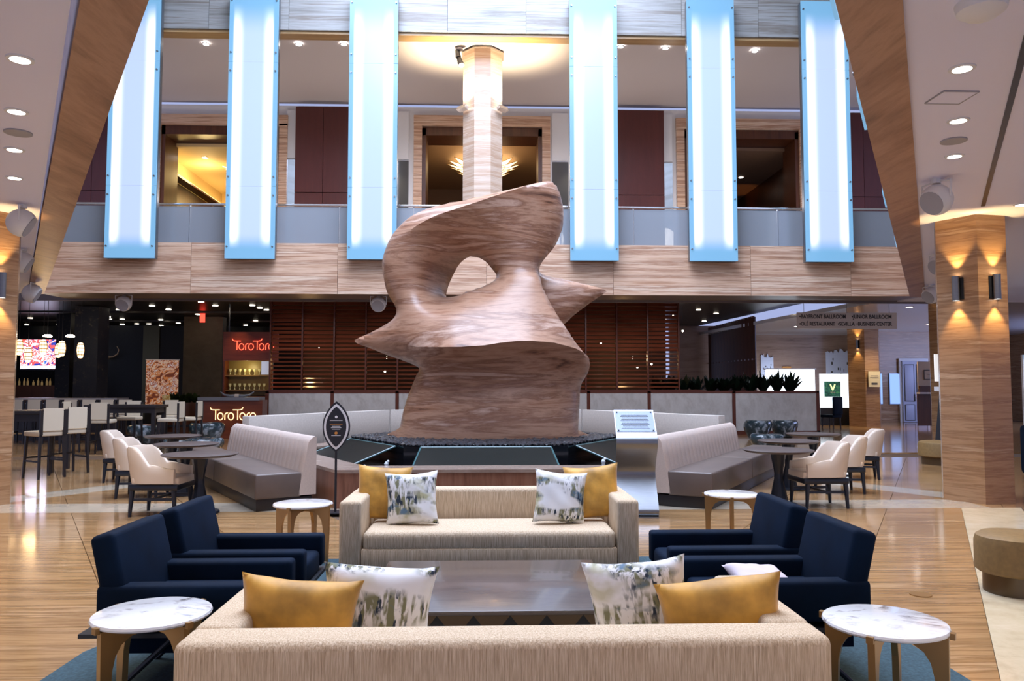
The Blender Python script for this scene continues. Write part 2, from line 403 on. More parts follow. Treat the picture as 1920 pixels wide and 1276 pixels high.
# diagonal band behind, left and right, running from the columns to the banquettes
DB = []
for sg in (1, -1):
    p, q = (6.5, 10.15), (4.6, 13.2)
    dx, dy = q[0]-p[0], q[1]-p[1]; L_ = math.hypot(dx, dy); nx, ny = -dy/L_*.27, dx/L_*.27
    poly = [(p[0]+nx, p[1]+ny), (p[0]-nx, p[1]-ny), (q[0]-nx, q[1]-ny), (q[0]+nx, q[1]+ny)]
    tile('stone_band', [(sg*a, b) for a, b in poly], M['band'])
    DB.append((sg, p, q))
def add_tile(poly):
    """cut a floor tile against the pale strips and bands"""
    parts = []
    front = clip(poly, 0, 1, BA0)
    for sg in (1, -1):
        half = clip(front, -sg, 0, 0)
        if len(half) < 3: continue
        parts.append(clip(half, sg, -K, S0)); parts.append(clip(half, -sg, K, -S1))
    back = clip(poly, 0, -1, -BA1)
    mid = clip(clip(poly, 0, -1, -BA0), 0, 1, BA1)
    if len(mid) >= 3:
        parts.append(clip(mid, -1, 0, -6.2)); parts.append(clip(mid, 1, 0, -6.2))
    if len(back) >= 3:
        cx = sum(p[0] for p in back)/len(back); sg = 1 if cx > 0 else -1
        near = clip(back, 0, 1, 13.2); far = clip(back, 0, -1, -13.2)
        parts.append(far)
        if len(near) >= 3:
            p, q = (6.5, 10.15), (4.6, 13.2); dx, dy = q[0]-p[0], q[1]-p[1]; L_ = math.hypot(dx, dy); a, b = -dy/L_, dx/L_
            c = a*p[0]+b*p[1]
            parts.append(clip(near, sg*a, b, c-.27)); parts.append(clip(near, -sg*a, -b, -c-.27))
    for pr in parts: tile('tile', pr, M['floor'])
ys = [-1.6+1.1*i for i in range(17)]
for sg in (1, -1):
    for j, (y0, y1) in enumerate(zip(ys, ys[1:])):
        xoff = 0
        xmax = 4.5 + 1.0*y0 if y0 > 0 else 4.5
        x = xoff
        first = True
        while x < min(12.5, xmax):
            wd = 1.45
            a0 = x + K*(y0-6); a1 = x + K*(y1-6); b0 = a0+wd; b1 = a1+wd
            if False: pass
            poly = [(sg*a0, y0), (sg*b0, y0), (sg*b1, y1), (sg*a1, y1)]
            poly = clip(poly, -sg, 0, 0)
            if len(poly) >= 3: add_tile(poly)
            x += wd
# the remaining floor, far and outside, in larger slabs
def cover(x0, x1, y0, y1, nx, ny):
    for i in range(nx):
        for j in range(ny):
            a = x0+(x1-x0)*i/nx; b = x0+(x1-x0)*(i+1)/nx; c = y0+(y1-y0)*j/ny; d = y0+(y1-y0)*(j+1)/ny
            tile('tile', [(a, c), (b, c), (b, d), (a, d)], M['floor'])
cover(-22, 22, 17.1, 40, 11, 6)
for sg in (1, -1):
    for (y0, y1) in zip(ys, ys[1:]):
        xmax = 4.5 + 1.0*y0 if y0 > 0 else 4.5
        x = 0
        while x < min(12.5, xmax): x += 1.45
        a0 = x+K*(y0-6); a1 = x+K*(y1-6)
        poly = [(sg*a0, y0), (sg*22, y0), (sg*22, y1), (sg*a1, y1)]
        add_tile(poly)
        poly = clip([(0, y0), (sg*(K*(y0-6)), y0), (sg*(K*(y1-6)), y1), (0, y1)], -sg, 0, 0)
# brass floor outlet cover
bm = NB(); lathe(bm, [(0, 0.001), (.075, .001), (.075, .006), (0, .006)], 20); bm2 = ob('floor_outlet', bm, M['brass'], None, (3.12, 5.55, 0))
tag(bm2, 'small round brass outlet cover set in the floor on the right', 'floor outlet')

# ================================================================== BALCONY FRONT, UPPER WALL
wb = struct(box('wall_back', (0, 0, 0), (.1, .1, .1), M['soffit']))
wb.data = (lambda: (lambda bm: (bx(bm, (0, FY+.65, (CH+BT)/2), (21.6, 1.1, BT-CH-.02)), bm)[1])(NB()))() and wb.data
bm = NB(); bx(bm, (0, FY+.66, (CH+BT)/2), (21.4, 1.2, BT-CH-.01)); bm.to_mesh(wb.data); bm.free()
pw = [-10.7, -7.1, -3.6, 0, 3.1, 6.5, 9.0, 10.7]
for a, b in zip(pw, pw[1:]):
    box('stone_panel', ((a+b)/2, FY+.03, (CH+BT)/2), (b-a-.008, .06, BT-CH), M['fascia'], wb)
wu = struct(box('wall_upper', (0, 0, 0), (.1, .1, .1), M['soffit']))
bm = NB(); bx(bm, (0, FY+.30, 11.9), (21.4, .5, 3.2)); bm.to_mesh(wu.data); bm.free()
for i in range(11):
    a = -10.7+i*1.945
    box('stone_panel', (a+.972, FY+.02, 11.9-.05), (1.937, .06, 3.28), M['fascia_up'], wu)
tr = struct(box('trim_1', (0, FY+.22, 10.19), (21.4, .34, .10), M['bronze']))
# upper ceiling
cu = struct(box('ceiling_upper', (0, 21.3, 10.30), (30, 5.0, .12), M['ceil_up']))
for i in range(20):
    a = -14+i*1.4
    for (y0, y1) in ((19.4, 20.4), (20.44, 22.6)):
        box('ceiling_panel', (a+.7, (y0+y1)/2, 10.225), (1.385, y1-y0, .03), M['ceil_up'], cu)
box('ceiling_drop', (0, 23.15, 10.13), (30, .9, .22), M['ceil_up'], cu)
bf = struct(box('floor_balcony', (0, 21.4, 4.6), (30, 4.2, .2), plain('pale_bounce_floor', (.45, .36, .28), .9)))  # unseen floor, made pale to bounce light onto the upper ceiling
# atrium roof and side walls above the low ceilings
struct(box('ceiling_atrium', (0, 9.5, 13.6), (24, 20, .2), M['white']))
for sg, nm in ((1, 'wall_right'), (-1, 'wall_left')):
    bm = NB(); prism(bm, [(sg*.3, .4), (sg*.42, .32), (sg*(K*FY+.06), FY), (sg*(K*FY-.1), FY)], BT, 13.5)
    struct(ob(nm, bm, M['fascia_up']))
# rear wall of the balcony with its three openings
WY = 23.6
wr = struct(box('wall_balcony', (0, 0, 0), (.1, .1, .1), M['white']))
bm = NB()
def wseg(x0, x1, z0, z1, y=WY, th=.12): bx(bm, ((x0+x1)/2, y+th/2, (z0+z1)/2), (x1-x0, th, z1-z0))
ops = [(-9.95, -6.35, 9.45), (-2.0, 1.72, 9.5), (6.15, 9.8, 9.5)]
wseg(-15, -9.95, 4.7, 10.1); wseg(-6.35, -2.0, 4.7, 10.1); wseg(1.72, 6.15, 4.7, 10.1); wseg(9.8, 15, 4.7, 10.1)
for a, b, z in ops: wseg(a, b, z, 10.1)
bm.to_mesh(wr.data); bm.free()
for a, b, z in ops:   # travertine surrounds, dark reveal
    box('surround_stone', ((a+b)/2, WY-.06, z+.16), (b-a+.5, .1, .32), M['fascia'], wr)
    for x in (a-.12, b+.12): box('surround_stone', (x, WY-.06, 7.1), (.25, .1, 4.8), M['fascia'], wr)
    box('door_reveal', ((a+b)/2, WY+.5, z-.14), (b-a, 1.0, .28), M['wood_brown'], wr)
    for x in (a+.06, b-.06): box('door_reveal', (x, WY+.5, 7), (.12, 1.0, 4.9), M['wood_brown'], wr)
for a, b in ((-5.85, -4.15), (4.02, 5.5), (-15, -10.9), (10.7, 15), (-3.25, -3.1)):
    n = max(1, round((b-a)/1.1))
    for i in range(n):
        u = a+(b-a)*i/n; v = a+(b-a)*(i+1)/n
        for z0, z1 in ((4.75, 7.35), (7.37, 10.02)):
            box('wood_panel', ((u+v)/2, WY-.12, (z0+z1)/2), (v-u-.012, .1, z1-z0), M['wood_red'], wr)
M['mirror'] = plain('tall_mirror', (.8, .85, .9), .05, 1.)
for x, wd in ((-6.0, .28), (-2.68, .55), (2.28, .5), (5.65, .27)):
    box('mirror', (x, WY-.03, 6.6), (wd, .04, 3.6), M['mirror'], wr)
    box('white_panel', (x, WY-.03, 9.2), (wd, .04, 1.5), M['white'], wr)
# rooms behind
def room(x0, x1, zc, y1, wall, ceil_m, cat):
    r = struct(box('wall_'+cat, ((x0+x1)/2, y1+.06, 7), (x1-x0, .1, 5), wall))
    for x in (x0, x1): box('side_panel', (x-(x0+x1)/2, (WY+.2+y1)/2-y1-.06, 0), (.1, y1-WY-.2, 5), wall, r)
    c = struct(box('ceiling_'+cat, ((x0+x1)/2, (WY+.9+y1)/2, zc+.05), (x1-x0, y1-WY-.8, .1), ceil_m))
    return r
room(-10.5, -3.4, 9.05, 30.5, M['warmwall'], M['warmwall'], 'gallery')
box('side_panel', (-3.42, -3.2, -.85), (.1, 6.2, 2.5), M['wood_brown'], bpy.data.objects['wall_gallery'])
room(-3.3, 3.2, 9.3, 30.5, M['brownwall'], plain('tan_plaster', (.42, .26, .14), .6), 'foyer')
room(3.3, 10.4, 9.1, 31.5, M['wood_brown'], M['brownwall'], 'lounge')
cv = tag(box('cove_lamp', (-10.3, 27.4, 8.45), (.12, 6., .10), M['cove']), 'long glowing cove light strip in the upper left room', 'cove light')
struct(box('trim_2', (-10.15, 27.4, 8.28), (.35, 6.2, .06), M['wood_brown']))
struct(box('wall_gallery_side', (-10.36, 27.4, 6.5), (.06, 6.1, 3.5), M['wood_brown']))
pointl('cove_glow', (-9.6, 26.5, 8.6), 60, (1, .72, .3), .3)
pointl('cove_glow', (-9.0, 28.8, 8.2), 40, (1, .72, .3), .3)

# balcony rail
rail = thing('balcony_rail', 'glass balcony railing with slim steel top rail above the travertine fascia', 'railing', (0, FY+.25, BT))
px_ = [-10.9+i*1.82 for i in range(13)]
for a, b in zip(px_, px_[1:]):
    box('glass_pane', ((a+b)/2, 0, .47), (b-a-.02, .02, .94), M['glass_rail'], rail)
    box('post', (a, .03, .5), (.035, .03, 1.0), M['chrome'], rail)
box('top_rail', (0, 0, .99), (21.9, .08, .05), M['chrome'], rail, .01)

# ================================================================== LOW CEILINGS AND BEAMS
def ceil_poly(name, pts, mat, z=CH, th=.12):
    bm = NB(); prism(bm, pts, z, z+th); return struct(ob(name, bm, mat))
ceil_poly('ceiling_left', [(-18, -4), (0, -4), (0, .35), (-.30, .9), (-(.600*FY-.30), FY), (-13.5, FY+1.3), (-18, FY+1.3)], M['ceil'])
ceil_poly('ceiling_right', [(0, -4), (18, -4), (18, FY+1.3), (.585*FY-.12, FY+1.3), (.585*FY-.12, FY), (.35, .75), (0, .35)], M['ceil'])
for i, (sg, k, c0, c1) in enumerate(((-1, .600, -.30, -.68), (1, .586, -.10, -.49))):
    bm = NB(); y0 = 1.3
    prism(bm, [(sg*(k*y0+c0), y0), (sg*(k*y0+c1), y0), (sg*(k*FY+c1), FY), (sg*(k*FY+c0), FY)], CH-.03, BT)
    o = struct(ob('trim_%d' % (3+i), bm, None))
    o.data.materials.append(banded('travertine_beam_%d' % i, [(.13, .055, .025), (.30, .15, .08), (.42, .235, .14), (.25, .12, .06)], (2.6, .4, 1.5), .4, dist=.5, detail=10, rot=(0, 0, sg*radians(30))))

CF = [(0, 0), (.43, .07), (.68, .50), (.45, .95), (.02, .97), (-.26, .47)]   # plan of a column, front corner at the origin
def octa(name, label, vfront, rot, side, z0, z1, mat, grp=None, flip=1, k=1):
    bm = NB(); prism(bm, [(x*flip*k, y*k) for x, y in CF], 0, z1-z0)
    return tag(ob(name, bm, mat, None, (vfront[0], vfront[1], z0)), label, 'column'), None
cR = octa('travertine_column', 'big brown travertine column at the right holding two steel wall sconces', (6.30, 9.65), 6, .50, 0, CH, M['column'])
cL = octa('travertine_column', 'travertine column cut off by the left edge of the photo', (-6.30, 9.65), 6, .50, 0, CH, M['column'], flip=-1)
# hexagonal-looking central column on the balcony
bm = NB(); R = .55; prism(bm, [(R*cos(pi/8+i*pi/4), R*sin(pi/8+i*pi/4)) for i in range(8)], 0, 10.2-4.7)
tag(ob('balcony_column', bm, M['column_up'], None, (-.11, 20.0, 4.7)), 'pale octagonal stone column on the balcony behind the sculpture', 'column')
bm = NB(); prism(bm, [(.6*cos(pi/8+i*pi/4), .6*sin(pi/8+i*pi/4)) for i in range(8)], -.03, .0)
o = ob('capital', bm, M['soffit'], None, (-.11, 20.0, 10.22)); o.parent = bpy.data.objects['balcony_column']; o.location = (0, 0, 5.5)
far = octa('lobby_column', 'far travertine column with a framed notice on it', (13.67, 27.5), 0, .62, 0, CH, M['column'], k=1.3)[0]
octa('lobby_column', 'slim stretch of travertine column showing behind the big right one', (12.22, 20.0), 0, .5, 0, CH, M['column'])

# sconces on the columns
def sconce(loc, rz, label, p=14):
    t = thing('wall_sconce', label, 'wall lamp', loc, rz)
    bm = NB(); cyl(bm, (0, -.055, -.16), (0, -.055, .16), .045, n=18, cap=False); cyl(bm, (0, -.055, -.15), (0, -.055, .15), .040, n=18); ob('shade', bm, M['metal'], t, smooth=True)
    box('back_plate', (0, -.006, 0), (.15, .012, .29), M['black'], t)
    bm = NB(); cyl(bm, (0, -.055, .150), (0, -.055, .153), .036, n=14); cyl(bm, (0, -.055, -.153), (0, -.055, -.150), .036, n=14); ob('bulb', bm, M['lamp'], t)
    for s in (1, -1):
        q = Matrix.Rotation(rz, 4, 'Z') @ Vector((0, -.075, s*.18)) + Vector(loc)
        spot('sconce_beam', q, p, (1, .66, .26), 75, .6, (pi if s > 0 else 0, 0, 0), .02)
    return t
def on_edge(front, k, t, z, flip=1):
    """a point on one of the two visible faces of a column, and the turn that faces outwards"""
    a, b = (CF[5], CF[0]) if k < 0 else (CF[0], CF[1])
    x = a[0]+(b[0]-a[0])*t; y = a[1]+(b[1]-a[1])*t; dx, dy = (b[0]-a[0])*flip, b[1]-a[1]
    ang = atan2(dy, dx) if flip > 0 else atan2(-dy, -dx)
    return (front[0]+x*flip, front[1]+y, z), ang
for k, t_, lb in ((-1, .52, 'left steel up-and-down sconce on the big right column'), (0, .52, 'right steel up-and-down sconce on the big right column')):
    l, a = on_edge((6.30, 9.65), k, t_, 2.76); sconce(l, a, lb, 34)
l, a = on_edge((-6.30, 9.65), -1, .42, 2.76, -1); sconce(l, a, 'steel sconce on the column at the left edge of the photo', 34)
l, a = on_edge((13.67, 27.5), -1, .5, 3.0); sconce(l, a, 'small sconce on the dark side of the far column', 20)
l, a = on_edge((12.22, 20.0), -1, .8, 2.95); sconce(l, a, 'sconce on the half hidden column behind the big one', 10)

# ================================================================== LIGHT PANELS
def light_panel(loc, rz, label, first=[None]):
    if first[0] is None:
        t = thing('light_panel', label, 'light fixture', loc, rz, 'backlit glass panels of the atrium')
        W, Hh = 1.17, 6.5
        box('casing', (0, .14, Hh/2), (W-.02, .12, Hh), M['metal'], t)
        for z0, z1 in ((0, 1.73), (1.74, 4.76), (4.77, 6.5)):
            g = box('glass_pane', (0, 0, 0), (W, .03, z1-z0), M['glow'], t)
            for v in g.data.vertices: v.co.z += (z0+z1)/2
            for zz in (z0+.28 if z0 < 1 else z0+.22, z1-.22):
                for sx in (-1, 1):
                    bm = NB(); cyl(bm, (sx*(W/2-.05), -.05, zz), (sx*(W/2-.05), .02, zz), .022, n=8); ob('bolt', bm, M['metal'], g)
        first[0] = t; return t
    return dup(first[0], loc, rz, label)
nm = ['leftmost backlit blue glass panel, half hidden by the slanted beam', 'backlit blue glass panel second from the left', 'backlit blue glass panel just left of the sculpture',
      'backlit blue glass panel just right of the sculpture', 'backlit blue glass panel second from the right', 'rightmost full backlit blue glass panel beside the slanted beam']
for x, n_ in zip((-8.43, -5.62, -2.74, 2.60, 5.50, 8.35), nm): light_panel((x, FY-.30, 4.5), 0, n_)
nm = ['edge-on blue panel past the right beam, nearest the camera', 'edge-on blue panel past the right beam, ending above the wood panel', 'edge-on blue panel at the height of the railing, right beam', 'edge-on blue panel lowest along the right beam']
for y, n_ in zip((5.6, 8.3, 12.2, 15.9), nm):
    light_panel((K*y-.49-.22, y, 4.5), -radians(120), n_)

# ================================================================== SCULPTURE
SC = 12.76
OUT = [(749,818),(750,800),(755,773),(763,745),(768,731),(779,704),(784,690),(757,677),(728,667),(693,653),(671,645),(664,639),(671,634),(693,624),(717,611),(733,600),(740,590),(741,582),(738,572),(731,561),(723,546),(718,526),(714,501),(715,483),(721,463),(730,443),(745,423),(765,405),(793,391),(830,380),(868,373),(906,365),(943,357.5),(981,348.5),(1010,341),(1026,338.5),(1037,341),(1046,351),(1052,368),(1056,390),(1055,418),(1049,438),(1038.6,460),(1026,475.5),(1016,488),(1010.5,499),(1010,512),(1013.5,528),(1018.6,545.7),(1028.6,568),(1041,591),(1054,613),(1066,632),(1085,656),(1100,672),(1105,681),(1102,696),(1093,712),(1088,722),(1086,735),(1085,755),(1084,773),(1082,805),(1081,818)]
HOLE = [(830.5,548),(831.7,530.6),(836,515),(843,501),(852,489),(863,481),(878,477),(893,479),(908,487),(918,498),(928,511),(928,518),(920.7,526),(900.7,536),(880.6,543),(860.6,548),(843,549.5)]
HORN = [(1000,500),(1014,512),(1030,517.5),(1055,522),(1090,530),(1120,537),(1134,542),(1137,545),(1126,553),(1100,571),(1075,590),(1056,607),(1030,620),(1000,612),(985,570),(985,530)]
SX, SZ0 = SC/1450, 1.5
def s2w(p):   # photo tracing scaled to metres on the sculpture's own plane
    return ((p[0]-910.)*SX, (722.-p[1])*SX*1.0+SZ0)
def resample(pts, d):
    out = []; n = len(pts)
    # Catmull-Rom through the points
    for i in range(n):
        p0, p1, p2, p3 = [np.array(pts[(i+k) % n]) for k in (-1, 0, 1, 2)]
        m = max(1, int(np.linalg.norm(p2-p1)/d))
        for j in range(m):
            t = j/m
            out.append(tuple(.5*((2*p1)+(-p0+p2)*t+(2*p0-5*p1+4*p2-p3)*t*t+(-p0+3*p1-3*p2+p3)*t**3)))
    return out
def inside(poly, X, Z):
    res = np.zeros(X.shape, bool); n = len(poly)
    for i in range(n):
        x0, z0 = poly[i]; x1, z1 = poly[(i+1) % n]
        if z0 == z1: continue
        c = (z0 > Z) != (z1 > Z)
        xi = (x1-x0)*(Z-z0)/(z1-z0)+x0
        res ^= c & (X < xi)
    return res
def poisson(mask, h, init=None, iters=500):
    phi = np.zeros(mask.shape) if init is None else init*mask
    ii, jj = np.indices(mask.shape); red = ((ii+jj) % 2 == 0) & mask; blk = ((ii+jj) % 2 == 1) & mask; w_ = 1.93
    for _ in range(iters):
        for m in (red, blk):
            s = np.zeros_like(phi); s[1:-1, 1:-1] = (phi[2:, 1:-1]+phi[:-2, 1:-1]+phi[1:-1, 2:]+phi[1:-1, :-2]+h*h)/4
            phi = np.where(m, phi+w_*(s-phi), phi)
    return phi
def inflate(outline, holes, scale, disp=None, base_flat=True, spacing=.055, yoff=0., creases=(), shift=None):
    o = resample([s2w(p) for p in outline], .035)
    if base_flat:   # keep the bottom straight
        zmin = s2w(outline[0])[1]; o = [(x, max(z, zmin)) for x, z in o]
    hs = [resample([s2w(p) for p in hh], .03) for hh in holes]
    x0 = min(p[0] for p in o)-.1; x1 = max(p[0] for p in o)+.1; z0 = min(p[1] for p in o)-1.2; z1 = max(p[1] for p in o)+.1
    h = .025; nx = int((x1-x0)/h)+2; nz_ = int((z1-z0)/h)+2
    X, Z = np.meshgrid(x0+h*np.arange(nx), z0+h*np.arange(nz_), indexing='ij')
    mask = inside(o, X, Z)
    for q in hs: mask &= ~inside(q, X, Z)
    if base_flat:   # no closing at the bottom: extend the footing below before solving
        zb = min(p[1] for p in o); row = int((zb+.04-z0)/h)
        mask[:, :row] = mask[:, row:row+1]
        mask[:, 0] = False
    phi = poisson(mask, h)
    def f(x, z):
        a = min(max((x-x0)/h, 0), nx-2); b = min(max((z-z0)/h, 0), nz_-2); i = int(a); j = int(b); a -= i; b -= j
        v = phi[i, j]*(1-a)*(1-b)+phi[i+1, j]*a*(1-b)+phi[i, j+1]*(1-a)*b+phi[i+1, j+1]*a*b
        return sqrt(max(v, 0)*2)*scale
    pts = [Vector(p) for p in o]; edges = [(i, (i+1) % len(o)) for i in range(len(o))]; nb = len(o)
    for q in hs:
        k = len(pts); pts += [Vector(p) for p in q]; edges += [(k+i, k+(i+1) % len(q)) for i in range(len(q))]
    nbd = len(pts)
    for cv_ in creases:
        k = None
        for a, b in zip(cv_, cv_[1:]):
            m_ = max(1, int(math.hypot(b[0]-a[0], b[1]-a[1])/.05))
            for q_ in range(m_+1):
                if q_ == m_ and b is not cv_[-1]: continue
                p = (a[0]+(b[0]-a[0])*q_/m_, a[1]+(b[1]-a[1])*q_/m_)
                if not inside(o, np.array([[p[0]]]), np.array([[p[1]]]))[0, 0]: k = None; continue
                pts.append(Vector(p))
                if k is not None: edges.append((k, len(pts)-1))
                k = len(pts)-1
    allb = np.array([(p.x, p.y) for p in pts])
    gx = np.arange(x0, x1, spacing); gz = np.arange(min(p[1] for p in o), z1, spacing)
    GX, GZ = np.meshgrid(gx, gz, indexing='ij'); ok = inside(o, GX, GZ)
    for q in hs: ok &= ~inside(q, GX, GZ)
    for x, z in zip(GX[ok], GZ[ok]):
        if np.min((allb[:, 0]-x)**2+(allb[:, 1]-z)**2) > (spacing*.45)**2: pts.append(Vector((x, z)))
    V, E_, F_, *_r = delaunay_2d_cdt(pts, edges, [], 0, 1e-5)
    zb = min(p[1] for p in o)
    front = []; fr_v = []; bk_v = []; nV = len(V)
    tri = []
    arr = np.array([(v.x, v.y) for v in V])
    for t in F_:
        for k in range(1, len(t)-1):
            a, b, c = t[0], t[k], t[k+1]; cx_ = (V[a].x+V[b].x+V[c].x)/3; cz_ = (V[a].y+V[b].y+V[c].y)/3
            P_ = np.array([[cx_]]); Q_ = np.array([[cz_]])
            tri.append((a, b, c, cx_, cz_))
    cxs = np.array([[t[3] for t in tri]]); czs = np.array([[t[4] for t in tri]])
    okt = inside(o, cxs, czs)
    for q in hs: okt &= ~inside(q, cxs, czs)
    tri = [t[:3] for t, k in zip(tri, okt[0]) if k]
    bd = set()
    ec = {}
    for t in tri:
        for a, b in ((t[0], t[1]), (t[1], t[2]), (t[2], t[0])): ec[tuple(sorted((a, b)))] = ec.get(tuple(sorted((a, b))), 0)+1
    for e, c in ec.items():
        if c == 1: bd.update(e)
    verts = []; fi = {}; bi = {}
    for i, v in enumerate(V):
        hh = f(v.x, v.y); bottom = base_flat and v.y < zb+.01
        onb = i in bd and not bottom
        if onb: hh = 0
        d = disp(v.x, v.y, hh) if disp else 0
        y0 = yoff+(shift(v.x, v.y) if shift else 0)
        fi[i] = len(verts); verts.append((v.x, y0-hh-(d if not onb else 0), v.y))
        if onb: bi[i] = fi[i]
        else: bi[i] = len(verts); verts.append((v.x, y0+hh+max(.5*d, 0), v.y))
    faces = []
    for a, b, c in tri:
        faces.append((fi[a], fi[b], fi[c])); faces.append((bi[c], bi[b], bi[a]))
    for (a, b), c in ec.items():   # bottom closing strip
        if c == 1 and (fi[a] != bi[a] or fi[b] != bi[b]): faces.append(tuple(dict.fromkeys((fi[a], fi[b], bi[b], bi[a]))))
    return verts, faces
def curve_at(pts, x):
    if x <= pts[0][0]: return pts[0][1]
    for (a, za), (b, zb_) in zip(pts, pts[1:]):
        if x <= b:
            t = (x-a)/(b-a); return za+(zb_-za)*t
    return pts[-1][1]
R1 = [s2w(p) for p in [(700,644),(763,650),(789,655),(826,657),(866,657.5),(906,655),(933,650.6),(960,647.4),(986,646.6),(1026,649),(1066,657),(1093,668),(1105,680)]]
R2 = [s2w(p) for p in [(728,478),(748,458),(765,445),(788,433),(820,420),(855,408),(893,395),(931,381),(968,367.6),(1006,350),(1030,340)]]
R3 = [(s2w(p)[1], s2w(p)[0]) for p in [(1066,660),(1056,633),(1028,596),(1013,566),(1003,533),(998,507)][::1]]
def sm(a, b, x):
    t = min(max((x-a)/(b-a), 0), 1); return t*t*(3-2*t)
xl, xr = s2w((700, 0))[0], s2w((1105, 0))[0]
def disp(x, z, h):
    d = 0.
    # shoulder ridge with the undercut below it
    zr = curve_at(R1, x); A = .46*sm(xl, s2w((860, 0))[0], x)
    if z > zr: d += A*math.exp(-(z-zr)/.62)
    else:
        t = (zr-z)/.66; d += A*(1-(1-(1-t)**2)*1.35 if t < 1 else -.35*math.exp(-(t-1)*1.8))
    # top ridge
    zr = curve_at(R2, x); u = sm(s2w((728, 0))[0], s2w((830, 0))[0], x)
    if z > zr: d += .36*u*max(0, 1-(z-zr)/.26)
    else: d += .36*u*math.exp(-(zr-z)/.36)
    # front vertical ridge under the neck
    if R3[0][0] < z < R3[-1][0]:
        xr3 = curve_at(R3, z); e = sm(R3[0][0], R3[0][0]+.3, z)*sm(R3[-1][0], R3[-1][0]-.25, z)
        d += .20*e*math.exp(-abs(x-xr3)/.30)
    return d*min(1, h/.28)
HW = np.array(resample([s2w(p) for p in HOLE], .03)); HC = HW.mean(axis=0)
def shift(x, z):   # the tunnel runs obliquely: its left wall leans to the back
    dd = sqrt(float(np.min((HW[:, 0]-x)**2+(HW[:, 1]-z)**2)))
    a = atan2(z-HC[1], x-HC[0]); wl = max(0, cos(a-pi*.97))**1.2
    return (.10+.80*wl)*math.exp(-(dd/.30)**1.6)
v1, f1 = inflate(OUT, [HOLE], .80, disp, creases=(R1[1:], R2, [(x, z) for z, x in R3[1:]]), shift=shift)
HORN = [(910+(x-910)*1.035, 722+(z-722)*1.035) for x, z in HORN]   # the rear horn stands a little farther back
v2, f2 = inflate(HORN, [], .85, None, False, .06, .42)
me = bpy.data.meshes.new('sculpture'); n1 = len(v1)
me.from_pydata(v1+v2, [], f1+[tuple(i+n1 for i in t) for t in f2]); me.validate(); me.update()
bm = NB(); bm.from_mesh(me); bmesh.ops.recalc_face_normals(bm, faces=bm.faces)
ed = [v for v in bm.verts]
bm.to_mesh(me); bm.free()
o = ob('sculpture', me, M['sculpt'], None, (0, SC, 0), smooth=True, ang=38)
tag(o, 'huge abstract carved travertine sculpture with a hole and pointed horns', 'sculpture')

# ================================================================== FOUNTAIN
ft = thing('fountain', 'hexagonal fountain with travertine curb and black basin under the sculpture', 'fountain', (0, SC, 0))
RO = 3.66; RIN = 3.15
hexp = lambda R, a=0: [(R*cos(radians(60*i+a)), R*sin(radians(60*i+a))) for i in range(6)]
ho, hi = hexp(RO), hexp(RIN)
for i in range(6):
    j = (i+1) % 6
    bm = NB(); prism(bm, [ho[i], ho[j], hi[j], hi[i]], .0, .43); ob('curb', bm, M['curb'], ft)
    bm = NB(); o2, i2 = hexp(RO+.02), hexp(RIN-.03); prism(bm, [o2[i], o2[j], i2[j], i2[i]], .43, .47); ob('coping', bm, M['curbtop'], ft)
bm = NB(); prism(bm, hexp(RIN), .0, .30); ob('water', bm, M['water'], ft)
bm = NB(); prism(bm, hexp(2.28), .30, .655); ob('basin_block', bm, M['blackgloss'], ft)
# pebbles
bm = NB(); R_ = 2.24
cnt = 0
ico = NB(); bmesh.ops.create_icosphere(ico, subdivisions=1, radius=1); base_v = [v.co.copy() for v in ico.verts]; base_f = [[v.index for v in f.verts] for f in ico.faces]; ico.free()
pv, pf = [], []
while cnt < 2600:
    x = random.uniform(-R_, R_); y = random.uniform(-R_*.87, R_*.87)
    if abs(x)*sqrt(3)+abs(y) > R_*sqrt(3)*.985: continue
    if abs(x) < 1.35 and abs(y) < .5: continue
    s = random.uniform(.025, .055); rr = random.uniform(0, pi); k = len(pv); sq = random.uniform(.4, .7)
    for c in base_v:
        xx = c.x*s*1.3; yy = c.y*s; pv.append((x+xx*cos(rr)-yy*sin(rr), y+xx*sin(rr)+yy*cos(rr), .672+c.z*s*sq+random.uniform(-.002, .002)))
    pf += [[a+k for a in f_] for f_ in base_f]; cnt += 1
me = bpy.data.meshes.new('pebbles'); me.from_pydata(pv, [], pf)
p_ = ob('pebbles', me, M['pebble'], ft, smooth=False); p_['kind'] = 'stuff'
# sloping glass sheets on each side of the block
for i in range(6):
    a = radians(60*i+30); r0 = 2.28*cos(pi/6)+.02; r1 = r0+.86
    def q(r, t, z): return Vector((r*cos(a)-t*sin(a), r*sin(a)+t*cos(a), z))
    w0, w1 = (.90, .98)
    bm = NB(); P = [q(r0, -w0, .63), q(r0, w0, .63), q(r1, w1, .34), q(r1, -w1, .34)]
    A = [bm.verts.new(p) for p in P]; B = [bm.verts.new(p+Vector((0, 0, .02))) for p in P]
    bm.faces.new(A[::-1]); bm.faces.new(B)
    for k in range(4): bm.faces.new((A[k], A[(k+1) % 4], B[(k+1) % 4], B[k]))
    g = ob('glass_sheet', bm, M['fglass'], ft)
    bm = NB()
    for k in range(4): cyl(bm, P[k]+Vector((0, 0, .014)), P[(k+1) % 4]+Vector((0, 0, .014)), .014, n=6)
    ob('glass_edge', bm, M['fedge'], g)
for x, y, h in ((-1.30, -2.55, .20), (-1.62, -2.45, .13), (1.55, -2.5, .22), (.75, -2.9, .1)):
    bm = NB(); lathe(bm, [(0, 0), (.035, .0), (.028, h*.4), (.022, h*.7), (.03, h*.85), (.012, h)], 8); bmesh.ops.create_icosphere(bm, subdivisions=1, radius=.02, matrix=Matrix.Translation((.02, 0, h)))
    ob('water_jet', bm, M['jet'], ft, (x, y, .31), smooth=True)

